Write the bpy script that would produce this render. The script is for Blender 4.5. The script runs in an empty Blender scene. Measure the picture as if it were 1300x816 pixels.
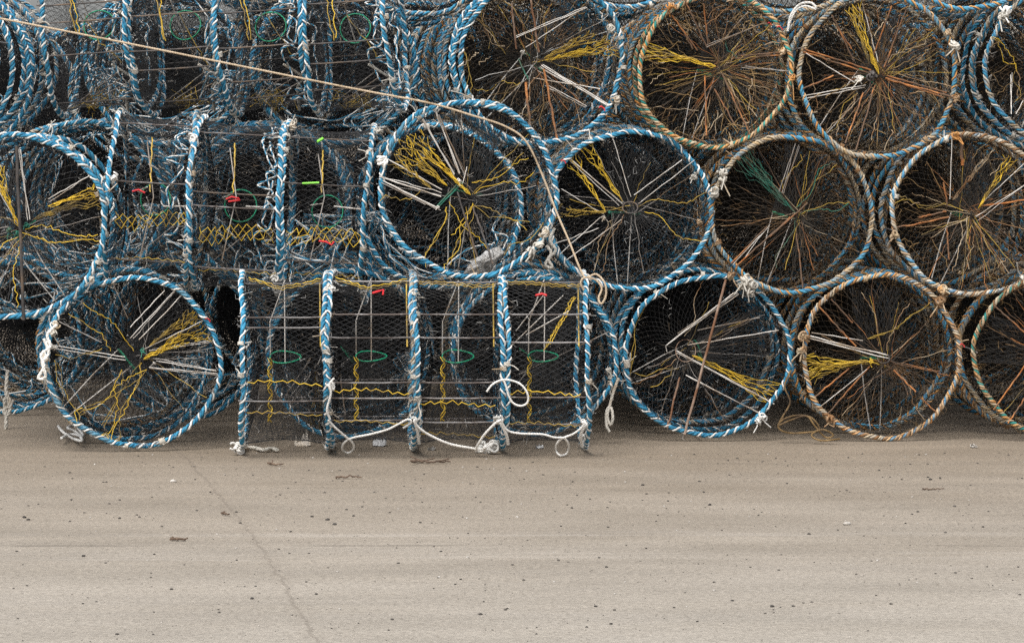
import bpy, math, random
import numpy as np
from mathutils import Matrix, Vector, Euler

SC = bpy.context.scene
COL = SC.collection
RNG = np.random.default_rng(11)
random.seed(5)
PI = math.pi

# ------------------------------------------------------------------ camera
F_PX = 4148.0                      # focal length in photo pixels (photo 1300 wide)
CAM = Vector((0.0, -17.0, 1.65))
PITCH = math.atan(245.0 / F_PX)
FWD = Vector((0, math.cos(PITCH), -math.sin(PITCH)))
UPV = Vector((0, math.sin(PITCH), math.cos(PITCH)))
cam_d = bpy.data.cameras.new('camera')
cam_d.sensor_width = 36.0
cam_d.lens = 36.0 * F_PX / 1300.0
cam_d.clip_start = 0.1
cam_d.clip_end = 6000
cam = bpy.data.objects.new('camera', cam_d)
cam.location = CAM
cam.rotation_euler = (PI / 2 - PITCH, 0, 0)
COL.objects.link(cam)
SC.camera = cam


def ray(px, py):
    return FWD * F_PX + Vector((1, 0, 0)) * (px - 650) + UPV * (408 - py)


def at(px, py, Y):
    d = ray(px, py)
    return CAM + d * ((Y - CAM.y) / d.y)


def on_ground(px, py, z=0.0):
    d = ray(px, py)
    return CAM + d * ((z - CAM.z) / d.z)


# ------------------------------------------------------------------ materials
def nodes_of(m):
    m.use_nodes = True
    return m.node_tree.nodes, m.node_tree.links


def fibre(name, c1, c2, rough=0.8, scale=30.0, dirt=None, dirt_amt=0.35, per_object=0.12, spec=0.3, dirt_scale=5.0, trans=0.0):
    """two-tone fibre or twine colour with blotchy dirt and a little difference from one object to the next"""
    m = bpy.data.materials.new(name)
    N, L = nodes_of(m)
    b = N['Principled BSDF']
    b.inputs['Roughness'].default_value = rough
    b.inputs['Specular IOR Level'].default_value = spec
    tc = N.new('ShaderNodeTexCoord')
    oi = N.new('ShaderNodeObjectInfo')
    off = N.new('ShaderNodeVectorMath'); off.operation = 'ADD'
    mul = N.new('ShaderNodeMath'); mul.operation = 'MULTIPLY'; mul.inputs[1].default_value = 37.0
    L.new(oi.outputs['Random'], mul.inputs[0])
    L.new(tc.outputs['Object'], off.inputs[0]); L.new(mul.outputs[0], off.inputs[1])
    n1 = N.new('ShaderNodeTexNoise'); n1.inputs['Scale'].default_value = scale; n1.inputs['Detail'].default_value = 3
    L.new(off.outputs[0], n1.inputs['Vector'])
    r1 = N.new('ShaderNodeValToRGB')
    r1.color_ramp.elements[0].position = 0.35; r1.color_ramp.elements[0].color = (*c1, 1)
    r1.color_ramp.elements[1].position = 0.65; r1.color_ramp.elements[1].color = (*c2, 1)
    L.new(n1.outputs['Fac'], r1.inputs['Fac'])
    out = r1.outputs['Color']
    if dirt is not None:
        n2 = N.new('ShaderNodeTexNoise'); n2.inputs['Scale'].default_value = dirt_scale; n2.inputs['Detail'].default_value = 5
        n2.inputs['Roughness'].default_value = 0.65
        L.new(off.outputs[0], n2.inputs['Vector'])
        r2 = N.new('ShaderNodeValToRGB')
        lo = 0.62 - dirt_amt * 0.5
        r2.color_ramp.elements[0].position = lo; r2.color_ramp.elements[0].color = (0, 0, 0, 1)
        r2.color_ramp.elements[1].position = lo + 0.12; r2.color_ramp.elements[1].color = (1, 1, 1, 1)
        L.new(n2.outputs['Fac'], r2.inputs['Fac'])
        mx = N.new('ShaderNodeMix'); mx.data_type = 'RGBA'
        L.new(r2.outputs['Color'], mx.inputs['Factor'])
        L.new(out, mx.inputs['A']); mx.inputs['B'].default_value = (*dirt, 1)
        out = mx.outputs['Result']
    hs = N.new('ShaderNodeHueSaturation')
    mr = N.new('ShaderNodeMapRange')
    mr.inputs['To Min'].default_value = 1 - per_object * 1.5; mr.inputs['To Max'].default_value = 1 + per_object
    L.new(oi.outputs['Random'], mr.inputs['Value']); L.new(mr.outputs[0], hs.inputs['Value'])
    L.new(out, hs.inputs['Color'])
    L.new(hs.outputs['Color'], b.inputs['Base Color'])
    return m


BLUE = fibre('blue_rope', (.018, .14, .26), (.05, .285, .45), .7, 40, (.15, .25, .30), .08)
BLUE_OLD = fibre('faded_blue_rope', (.045, .18, .33), (.11, .29, .43), .85, 14, (.36, .31, .24), .30)
WHITE = fibre('white_rope', (.66, .65, .61), (.84, .82, .78), .85, 30, (.45, .41, .35), .05)
WHITE_OLD = fibre('dingy_white_rope', (.42, .40, .35), (.64, .60, .53), .9, 22, (.36, .27, .17), .20)
TEAL = fibre('teal_rope', (.02, .17, .15), (.05, .30, .27), .8, 16, (.38, .30, .18), .12)
TEALBLUE = fibre('teal_blue_rope', (.05, .21, .32), (.09, .33, .48), .8, 16, (.50, .36, .20), .28)
ORANGE = fibre('orange_rope', (.44, .19, .05), (.58, .33, .13), .85, 14, (.50, .42, .30), .32)
TAN = fibre('tan_rope', (.42, .32, .20), (.55, .45, .32), .9, 20, (.24, .13, .06), .35)
TIE = fibre('beige_rope', (.52, .40, .27), (.66, .53, .38), .9, 60, (.36, .27, .17), .2)
YELLOW = fibre('yellow_twine', (.60, .38, .03), (.78, .54, .06), .7, 30, (.32, .22, .06), .14)
YELLOW_DIM = fibre('dull_yellow_twine', (.38, .25, .04), (.55, .38, .08), .8, 30, (.20, .15, .07), .28)
GREEN = fibre('green_ring', (.01, .20, .10), (.02, .32, .17), .5, 20)
GREEN_TW = fibre('green_twine', (.02, .13, .09), (.05, .22, .16), .8, 30, (.10, .12, .08), .3)
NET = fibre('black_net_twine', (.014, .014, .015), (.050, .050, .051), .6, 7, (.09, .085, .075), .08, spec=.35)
NET_SHADE = fibre('shaded_black_net_twine', (.004, .004, .0044), (.010, .010, .011), .7, 18, spec=.12)  # same black twine, with the shade inside the stack put into its colour
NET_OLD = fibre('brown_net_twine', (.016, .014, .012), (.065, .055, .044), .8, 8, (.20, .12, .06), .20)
NET_OLD_SHADE = fibre('shaded_brown_net_twine', (.007, .006, .005), (.017, .014, .011), .9, 18, spec=.12)  # old brown twine darkened: interior shade painted into the colour
CORD = fibre('white_cord', (.62, .58, .53), (.78, .75, .70), .7, 30, (.40, .33, .26), .25)
CORD_GREY = fibre('grey_cord', (.26, .24, .22), (.40, .37, .34), .8, 30, (.20, .14, .09), .3)
RUST = fibre('rusty_stick', (.30, .10, .025), (.50, .22, .08), .9, 25, (.14, .09, .06), .4)
STICK = fibre('brown_stick', (.22, .15, .11), (.36, .27, .21), .85, 25, (.18, .09, .05), .35)
DARKBAR = fibre('dark_bar', (.05, .045, .042), (.10, .09, .085), .6, 20, (.14, .10, .07), .25)
ROD = fibre('rod_steel', (.24, .23, .225), (.44, .42, .41), .55, 5, (.10, .08, .07), .40, per_object=.35)
WEED = fibre('dried_weed', (.13, .08, .03), (.36, .24, .11), .95, 20, (.09, .06, .035), .3)
FLUFF = fibre('pale_fluff', (.36, .36, .35), (.58, .57, .54), .95, 20, (.20, .15, .10), .3)
RED = fibre('red_plastic', (.55, .02, .03), (.65, .05, .05), .4, 10)
LIME = fibre('lime_tag', (.18, .60, .05), (.26, .68, .10), .5, 10)
SHELL = fibre('white_plastic_sheet', (.62, .62, .62), (.76, .76, .75), .5, 9, (.45, .43, .40), .3)
PAPER = fibre('litter_paper', (.50, .44, .36), (.66, .60, .52), .9, 12, (.35, .27, .18), .3)
WOOD = fibre('twig_bark', (.09, .06, .045), (.17, .12, .085), .9, 30)
STONE = fibre('pebble_stone', (.035, .032, .03), (.10, .09, .08), .9, 14)
PALE_STONE = fibre('pale_pebble', (.40, .37, .33), (.55, .52, .48), .9, 14)


# ------------------------------------------------------------------ mesh builder
class MB:
    def __init__(self):
        self.v = []; self.q = []; self.mi = []; self.n = 0

    def add(self, V, Q, mi=0):
        self.v.append(np.asarray(V, float)); self.q.append(np.asarray(Q, int) + self.n)
        self.mi.append(np.full(len(Q), mi, int)); self.n += len(V)

    def segs(self, P0, P1, r, mi=0, sides=3):
        P0 = np.asarray(P0, float).reshape(-1, 3); P1 = np.asarray(P1, float).reshape(-1, 3)
        d = P1 - P0
        ln = np.linalg.norm(d, axis=1)
        ok = ln > 1e-6
        P0, P1, d, ln = P0[ok], P1[ok], d[ok], ln[ok]
        r = np.broadcast_to(np.asarray(r, float), ok.shape)[ok]
        d = d / ln[:, None]
        ref = np.where(np.abs(d[:, 2:3]) < .9, np.array([[0., 0, 1]]), np.array([[1., 0, 0]]))
        u = np.cross(d, ref); u /= np.linalg.norm(u, axis=1)[:, None]
        w = np.cross(d, u)
        k = len(P0)
        a = np.arange(sides) * 2 * PI / sides
        off = (u[:, None, :] * np.cos(a)[None, :, None] + w[:, None, :] * np.sin(a)[None, :, None]) * r[:, None, None]
        V = np.concatenate([P0[:, None, :] + off, P1[:, None, :] + off], axis=1).reshape(-1, 3)
        i = np.arange(sides); j = (i + 1) % sides
        base = np.stack([i, j, j + sides, i + sides], axis=1)
        Q = (np.arange(k) * 2 * sides)[:, None, None] + base[None]
        self.add(V, Q.reshape(-1, 4), mi)

    def path(self, P, r, mi=0, sides=5, ref=None, closed=False):
        P = np.asarray(P, float); n = len(P)
        if closed:
            T = np.roll(P, -1, 0) - np.roll(P, 1, 0)
        else:
            T = np.gradient(P, axis=0)
        T /= np.maximum(np.linalg.norm(T, axis=1), 1e-9)[:, None]
        if ref is not None:
            U = np.cross(T, np.asarray(ref, float)[None])
            U /= np.maximum(np.linalg.norm(U, axis=1), 1e-9)[:, None]
        else:
            U = np.zeros_like(P)
            t0 = T[0]
            u = np.cross(t0, [0, 0, 1.]) if abs(t0[2]) < .9 else np.cross(t0, [1., 0, 0])
            for k in range(n):
                u = u - T[k] * np.dot(u, T[k]); u = u / max(np.linalg.norm(u), 1e-9); U[k] = u
        W = np.cross(T, U)
        a = np.arange(sides) * 2 * PI / sides
        rr = np.broadcast_to(np.asarray(r, float), (n,))
        V = P[:, None, :] + (U[:, None, :] * np.cos(a)[None, :, None] + W[:, None, :] * np.sin(a)[None, :, None]) * rr[:, None, None]
        V = V.reshape(-1, 3)
        i = np.arange(sides); j = (i + 1) % sides
        m = n if closed else n - 1
        rows = np.arange(m)[:, None]; nxt = ((np.arange(m) + 1) % n)[:, None]
        Q = np.stack([rows * sides + i, rows * sides + j, nxt * sides + j, nxt * sides + i], axis=2).reshape(-1, 4)
        self.add(V, Q, mi)
        if not closed:   # close the ends with a point
            for e, s in ((0, -1), (n - 1, 1)):
                tip = P[e] + T[e] * rr[e] * .5 * s
                V2 = np.concatenate([V[e * sides:(e + 1) * sides], tip[None]])
                Q2 = [(x, (x + 1) % sides, sides, sides) for x in range(sides)] if s > 0 else [((x + 1) % sides, x, sides, sides) for x in range(sides)]
                self.tris(V2, [q[:3] for q in Q2], mi)

    def tris(self, V, T, mi=0):
        T = np.asarray(T, int)
        self.add(V, np.concatenate([T, T[:, 2:3]], axis=1), mi)   # marked by a repeated last index

    def blob(self, c, r, mi=0, seed=0, squash=(1, 1, 1), rough=.25, nu=8, nv=6):
        g = np.random.default_rng(seed)
        V = []
        for a in range(nv + 1):
            th = PI * a / nv
            for b in range(nu):
                ph = 2 * PI * b / nu
                k = 1 + (g.random() - .5) * 2 * rough if 0 < a < nv else 1
                V.append([math.sin(th) * math.cos(ph) * r * k * squash[0], math.sin(th) * math.sin(ph) * r * k * squash[1], math.cos(th) * r * k * squash[2]])
        V = np.array(V) + np.asarray(c, float)
        Q = [(a * nu + b, (a + 1) * nu + b, (a + 1) * nu + (b + 1) % nu, a * nu + (b + 1) % nu) for a in range(nv) for b in range(nu)]
        self.add(V, Q, mi)

    def mesh(self, name, mats):
        V = np.concatenate(self.v); Q = np.concatenate(self.q); mi = np.concatenate(self.mi)
        tri = Q[:, 2] == Q[:, 3]
        me = bpy.data.meshes.new(name)
        cnt = np.where(tri, 3, 4)
        start = np.concatenate([[0], np.cumsum(cnt)[:-1]])
        mask = np.ones(Q.shape, bool); mask[tri, 3] = False
        loops = Q[mask]
        me.vertices.add(len(V)); me.vertices.foreach_set('co', V.astype(np.float32).ravel())
        me.loops.add(len(loops)); me.loops.foreach_set('vertex_index', loops.astype(np.int32))
        me.polygons.add(len(Q)); me.polygons.foreach_set('loop_start', start.astype(np.int32))
        me.polygons.foreach_set('material_index', mi.astype(np.int32))
        me.polygons.foreach_set('use_smooth', np.ones(len(Q), bool))
        for m in (mats if isinstance(mats, (list, tuple)) else [mats]):
            me.materials.append(m)
        me.update(calc_edges=True)
        return me


def link(name, me, parent=None):
    o = bpy.data.objects.new(name, me)
    COL.objects.link(o)
    if parent is not None:
        o.parent = parent
    return o


def tag(o, label=None, cat=None, group=None, kind=None):
    if label: o['label'] = label
    if cat: o['category'] = cat
    if group: o['group'] = group
    if kind: o['kind'] = kind
    return o


# ------------------------------------------------------------------ the pot: local frame
# base of the lying drum at the origin, drum axis along +Y from 0 to LEN, centre line at z = RAD
RAD, LEN, RC = 0.45, 0.425, 0.428


def rimpt(a, r=RC, y=0.0):
    return np.stack([r * np.cos(a), np.full_like(a, y) if np.ndim(y) == 0 else y, RAD + r * np.sin(a)], axis=-1)


HOOP_MATS = {
    'blue': [BLUE, BLUE, WHITE, FLUFF, WHITE_OLD],
    'worn': [BLUE_OLD, BLUE, WHITE_OLD, FLUFF, WHITE_OLD],
    'mixed': [BLUE_OLD, TEALBLUE, ORANGE, WEED, TAN],
    'teal': [TEAL, ORANGE, TAN, WEED, TAN],
    'tan': [BLUE_OLD, TAN, ORANGE, WEED, TAN],
    'grey': [WHITE_OLD, BLUE_OLD, TAN, WEED, WHITE_OLD],
}
_cache = {}


def hoop_mesh(kind, hand, var):
    key = ('hoop', kind, hand, var)
    if key in _cache: return _cache[key]
    g = np.random.default_rng(hash((kind, hand, var)) % 1 + 100 * var + (7 if hand > 0 else 3) + len(kind))
    mb = MB()
    turns = 40 if kind in ('blue', 'worn') else 46
    n = turns * 11
    a = np.arange(n) * 2 * PI / n
    p1, p2, p3 = g.random(3) * 6.28
    wob = .010 * np.sin(2 * a + p1) + .0055 * np.sin(5 * a + p2) + .0025 * np.sin(11 * a + p3)
    ywob = .010 * np.sin(2 * a + p3) + .004 * np.sin(7 * a + p1)
    ph = hand * (turns * a + .9 * np.sin(3 * a + p1) + .6 * np.sin(8 * a + p2) + .55 * np.sin(17 * a + p3) + .35 * np.sin(29 * a + p1))
    for k, (rs, ro) in enumerate(((.0068, .0066), (.0072, .0070), (.0050, .0112))):
        ps = ph + k * 2 * PI / 3 + (0.25 if k == 2 else 0)
        o = ro * (1 + .08 * np.sin(13 * a + k))
        rr = RC + wob + o * np.cos(ps)
        P = np.stack([rr * np.cos(a), ywob + o * np.sin(ps), RAD + rr * np.sin(a)], axis=1)
        rad = rs * (1 + .12 * np.sin(9 * a + k * 2 + p2) + .08 * np.sin(31 * a + k + p1) + .06 * g.standard_normal(n))
        if k == 2: P = P + g.standard_normal(P.shape) * .0009
        mb.path(P, rad, k, 6 if k < 2 else 5, ref=(0, 1, 0), closed=True)
    # loose fibres standing off the rope
    nf = 90 if kind in ('blue',) else 240
    fa = g.random(nf) * 2 * PI
    c = rimpt(fa); c[:, 1] += (g.random(nf) - .5) * .03
    dv = g.standard_normal((nf, 3)) * .014
    mb.segs(c, c + dv, .0011, 3)
    mb.segs(c + dv, c + dv + g.standard_normal((nf, 3)) * .012 + [0, 0, -.004], .0009, 3)
    # lashings: the hoop bound to net and rods with whipping cord
    for la in np.sort(g.random(4)) * 2 * PI:
        t = np.linspace(0, 1, 34)
        aa = la + (t - .5) * .036 * (1 + .6 * g.random())
        q = t * 2 * PI * 4.5
        rr = RC + .0158 * np.cos(q)
        mb.path(np.stack([rr * np.cos(aa), .0158 * np.sin(q), RAD + rr * np.sin(aa)], axis=1), .0030, 4, 4)
        e = rimpt(np.array([la]))[0]
        for _ in range(2):
            d = g.standard_normal(3) * .022 + [0, 0, -.02]
            mb.path([e, e + d * .6 + g.standard_normal(3) * .006, e + d * 1.3], .003, 4, 4)
    me = mb.mesh('hoop', HOOP_MATS[kind])
    _cache[key] = me
    return me


def side_net_mesh(old, var, front=False):
    key = ('side', old, var, front)
    if key in _cache: return _cache[key]
    g = np.random.default_rng(500 + var)
    mb = MB()
    n, rows = (90, 16)
    nod = []
    for j in range(rows + 1):
        t = j / rows
        a = (np.arange(n) + .5 * (j % 2)) * 2 * PI / n
        sag = .022 * math.sin(PI * t)
        P = rimpt(a, RC - .012 - sag, t * LEN)
        if 0 < j < rows:
            P = P + g.standard_normal(P.shape) * .0022
        nod.append(P)
    for j in range(rows):
        A, B = nod[j], nod[j + 1]
        if j % 2 == 0:
            mb.segs(A, B, .00095); mb.segs(A, np.roll(B, 1, 0), .00095)
        else:
            mb.segs(A, B, .00095); mb.segs(A, np.roll(B, -1, 0), .00095)
    nw = 120 if old else 30
    k = g.integers(0, n, nw); j = g.integers(1, rows, nw)
    c = np.array([nod[jj][kk] for jj, kk in zip(j, k)])
    d = g.standard_normal((nw, 3)) * .018
    mb.segs(c, c + d, .0013, 1); mb.segs(c + d, c + d + g.standard_normal((nw, 3)) * .018, .001, 1)
    me = mb.mesh('side_net', [(NET if front else (NET_OLD_SHADE if old else NET_SHADE)), WEED if old else FLUFF])
    _cache[key] = me
    return me


def cone_y(r, depth):
    return depth * np.clip(1 - r / RC, 0, 1) ** .85


def end_net_geo(hub=(0, 0), depth=.07, old=False, seed=0, fluff=60, dark=False, heavy=False):
    g = np.random.default_rng(900 + seed)
    weed, fluff = (fluff // 8, 60) if fluff > 350 else (0, fluff // 2)
    mb = MB()
    n, rows = (84, 20) if heavy else (66, 16)
    h = np.array([hub[0], 0, RAD + hub[1]])
    nod = []
    ph1, ph2 = g.random(2) * 6.28
    for j in range(rows + 1):
        t = j / rows
        k = (1 - t) ** 1.05 * .975 + .025
        a = (np.arange(n) + .5 * (j % 2)) * 2 * PI / n + .05 * t * np.sin(2 * PI * np.arange(n) / n * 3 + ph1) + .03 * t * np.sin(2 * PI * np.arange(n) / n * 7 + ph2)
        P = h + (rimpt(a) - h) * k
        P[:, 1] = depth * (1 - k) ** .85 + .012 * math.sin(PI * t) * np.sin(a * 3 + ph2)
        if 0 < j < rows:
            P = P + g.standard_normal(P.shape) * .0016
        nod.append(P)
    for j in range(rows):
        A, B = nod[j], nod[j + 1]
        r = .0021 if heavy else .00095  # heavy: twine thickened so the rear pots block light from behind
        mb.segs(A, B, r)
        mb.segs(A, np.roll(B, 1 if j % 2 == 0 else -1, 0), r)
    # the gathered bunch at the hub
    for _ in range(26):
        d = g.standard_normal(3) * [.022, .012, .022]
        c = h + [0, depth - .008, 0]
        mb.path([c - d, c + g.standard_normal(3) * .008, c + d * .8], .0018, 0, 4)
    if fluff:
        j = g.integers(0, rows - 1, fluff); k = g.integers(0, n, fluff)
        c = np.array([nod[a][b] for a, b in zip(j, k)])
        d = g.standard_normal((fluff, 3)) * [.014, .008, .014]
        mb.segs(c, c + d, .0011, 1); mb.segs(c + d, c + d + g.standard_normal((fluff, 3)) * .012, .0009, 1)
    for _ in range(weed):
        a = nod[g.integers(0, 6)][g.integers(0, n)]
        v = np.array([h[0], a[1], h[2]]) - a
        v = v / np.linalg.norm(v) + g.standard_normal(3) * [.8, .1, .8]
        t = np.linspace(0, 1, 7)[:, None]
        mb.path(a + v * t * g.uniform(.04, .13) + g.standard_normal((7, 3)) * [.005, .004, .005] - [0, .004, 0], g.uniform(.0012, .0026), 1 if g.random() < .75 else 2, 3)
    dk = (NET_OLD_SHADE if old else NET_SHADE)
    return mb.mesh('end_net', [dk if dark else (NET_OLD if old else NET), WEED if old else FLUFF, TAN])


def end_net_mesh(old, var, dark=True, heavy=False):
    key = ('end', old, var, dark, heavy)
    if key not in _cache:
        g = np.random.default_rng(40 + var)
        _cache[key] = end_net_geo(g.uniform(-.03, .03, 2), g.uniform(.05, .09), old, var, (150 if old else 50) if not heavy else 0, dark=dark, heavy=heavy)
    return _cache[key]


def back_net_mesh(old, var, dark=True, heavy=False):
    """same net facing the other way, at the far hoop"""
    key = ('back', old, var, dark, heavy)
    if key not in _cache:
        me = end_net_mesh(old, var, dark, heavy).copy()
        n = len(me.vertices); co = np.empty(n * 3, np.float32)
        me.vertices.foreach_get('co', co); co = co.reshape(-1, 3)
        co[:, 1] = LEN - co[:, 1]; co[:, 0] = -co[:, 0]
        me.vertices.foreach_set('co', co.ravel()); me.update()
        _cache[key] = me
    return _cache[key]


def rod_mesh(dark=False):
    key = 'rod_dark' if dark else 'rod'
    if key not in _cache:
        mb = MB()
        y = np.linspace(-.015, LEN + .015, 9)
        g = np.random.default_rng(3)
        P = np.stack([np.full(9, RC - .004) + g.standard_normal(9) * .001, y, g.standard_normal(9) * .0015], axis=1)
        mb.path(P, .0040, 0, 6)
        _cache[key] = mb.mesh('rod', DARKBAR if dark else ROD)
    return _cache[key]


def funnel_meshes(yaw_deg):
    """entry funnel: net sleeve from the shell at local angle down(-z) to a green ring near the middle, facing +radial"""
    key = ('fun', yaw_deg)
    if key in _cache: return _cache[key]
    g = np.random.default_rng(77)
    mb = MB()
    n, rows = 26, 8
    nod = []
    R0 = .078
    for j in range(rows + 1):
        t = j / rows
        a = (np.arange(n) + .5 * (j % 2)) * 2 * PI / n
        sx = R0 + .055 * t ** 1.5; sy = R0 + .075 * t ** 1.5
        P = np.stack([sx * np.cos(a), LEN / 2 + sy * np.sin(a), np.full(n, .02 - t * (RC - .05))], axis=1)
        if j: P += g.standard_normal(P.shape) * .004
        nod.append(P)
    for j in range(rows):
        mb.segs(nod[j], nod[j + 1], .0015); mb.segs(nod[j], np.roll(nod[j + 1], 1 if j % 2 == 0 else -1, 0), .0015)
    sl = mb.mesh('funnel', NET)
    mb = MB()
    a = np.arange(28) * 2 * PI / 28
    mb.path(np.stack([(R0 + .002) * np.cos(a), LEN / 2 + (R0 + .002) * np.sin(a), .02 + .004 * np.sin(2 * a)], axis=1), .0036, 0, 5, closed=True)
    ring = mb.mesh('funnel_ring', GREEN)
    mb = MB()
    for x, y, tx in ((R0, LEN / 2, .03), (-R0 * .3, LEN / 2 - R0, -.02)):
        mb.path([(x, y, .02), (x * .8, y, .2), (tx, LEN / 2, RC - .01)], .003, 0, 4)
    cord = mb.mesh('funnel_cord', CORD)
    mb = MB()
    z = np.linspace(.02, -.30, 22)
    for s in (0, 1.5):
        mb.path(np.stack([.012 * np.sin(z * 90 + s) + g.standard_normal(22) * .002, LEN / 2 - R0 + .012 * np.cos(z * 80 + s), z], axis=1), .0028, 0, 4)
    tail = mb.mesh('bait_cord', YELLOW)
    _cache[key] = (sl, ring, cord, tail)
    return _cache[key]


def bridle_mesh(var, old, heap=False):
    '''rope bridle left loose inside the drum: one twisted line wandering over the bottom and up one side'''
    key = ('bridle', var, old, heap)
    if key in _cache: return _cache[key]
    g = np.random.default_rng(700 + var)
    m = 70
    a = -PI / 2 + np.cumsum(g.standard_normal(m) * .30)
    a = -PI / 2 + 1.5 * np.sin(a + PI / 2 + g.random() * 6)
    rr = np.clip(.36 + .05 * g.standard_normal(m), .22, .405)
    y = LEN * (.5 + .44 * np.sin(np.cumsum(g.standard_normal(m) * .9)))
    if not heap:      # worked round the rear hoop instead of lying in a heap
        a = np.linspace(0, 2 * PI * 1.25, m) + g.random() * 6 + .12 * g.standard_normal(m)
        rr = np.clip(.395 + .022 * g.standard_normal(m), .30, .415)
        y = LEN * np.clip(.86 + .10 * g.standard_normal(m), .5, .97)
    P = np.stack([rr * np.cos(a), y, RAD + rr * np.sin(a)], axis=1)
    u = np.linspace(0, m - 1, 460)
    Q = np.stack([np.interp(u, np.arange(m), P[:, k]) for k in range(3)], axis=1)
    for _ in range(3):
        Q[1:-1] = (Q[:-2] + Q[1:-1] * 2 + Q[2:]) / 4
    mb = MB()
    ph = np.arange(460) * 1.15
    o = np.stack([np.cos(ph), np.sin(ph), np.cos(ph + 1.5)], axis=1) * .0034
    mb.path(Q + o, .0037, 0, 4); mb.path(Q - o, .0034, 1, 4)
    _cache[key] = mb.mesh('bridle', [WHITE_OLD if old else WHITE, TAN if old else BLUE])
    return _cache[key]


POTS = []


def spin(o, ang):
    """turn a part about the drum axis (local Y through z = RAD)"""
    o.location = (0, 0, RAD)
    o.rotation_euler = (0, ang, 0)


def centred(me_key_mesh):
    return me_key_mesh


def new_pot(loc, rot, s, kind='blue', level=2, old=False, seed=0, front_net=None, rods=None, funnel=None, back=True, dark=True, heavy=False, rodm=None, nets=True):
    """level 2: everything; 1: hoops, nets and rods; 0: hoops and nets"""
    r = random.Random(seed * 13 + 1)
    e = bpy.data.objects.new('crab_pot', None)
    e.empty_display_size = .2
    e.location = loc; e.rotation_euler = rot; e.scale = (s, s, s)
    COL.objects.link(e)
    v = r.randrange(3)
    roll = lambda o, a: _roll(o, a)
    h1 = link('hoop', hoop_mesh(kind, 1 if r.random() < .5 else -1, v), e)
    _roll(h1, r.random() * 6.28)
    h2 = link('hoop', hoop_mesh(kind if r.random() < .8 else ('worn' if kind == 'blue' else 'mixed'), 1 if r.random() < .5 else -1, (v + 1) % 3), e)
    _roll(h2, r.random() * 6.28); h2.location.y += LEN
    sn = link('side_net', side_net_mesh(old, r.randrange(2), rods is not None), e); _roll(sn, r.random() * 6.28)
    if not nets:
        pass
    elif front_net is None:
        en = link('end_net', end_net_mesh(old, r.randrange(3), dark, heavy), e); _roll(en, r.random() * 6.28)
    else:
        link('end_net', front_net, e)
    if back and (heavy or (front_net is None and nets and seed % 2)):
        bn = link('end_net', back_net_mesh(old, r.randrange(3), dark, heavy), e); _roll(bn, r.random() * 6.28)
    if level >= 1:
        if rods is None:
            o0 = r.random() * 6.28
            rods = [o0 + k * 2 * PI / 6 + r.uniform(-.15, .15) for k in range(6)]
        for a in rods:
            ro = link('rod', rod_mesh(rodm == 'dark' or (rodm == 'mix' and r.random() < .5)), e); ro.location = (0, 0, RAD); ro.rotation_euler = (0, -a, 0)
    if level >= 2 and funnel is not None:
        sl, ring, cord, tail = funnel_meshes(0)
        f = link('funnel', sl, e); f.location = (0, 0, RAD); f.rotation_euler = (0, funnel, 0)
        link('funnel_ring', ring, f)
        c = link('funnel_cord', cord, e); c.location = (0, 0, RAD); c.rotation_euler = (0, funnel, 0)
    if (rodm if rods is not None else (not heavy and (front_net is None or old))):
        link('bridle', bridle_mesh(r.randrange(4), old, rodm == 'mix' and seed % 17 == 2 * 1 + (41 * 17) % 17), e)
    M = Matrix.Translation(Vector(loc)) @ Euler(rot).to_matrix().to_4x4() @ Matrix.Diagonal((s, s, s, 1))
    POTS.append(e)
    return e, M


def _roll(o, a):
    # rotation about (0, y, RAD) by angle a around Y
    c, s_ = math.cos(a), math.sin(a)
    o.rotation_euler = (0, a, 0)
    # R_y(a) * (0,0,RAD) = (RAD*sin a, 0, RAD*cos a)
    o.location = (-RAD * s_, 0, RAD - RAD * c)


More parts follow.
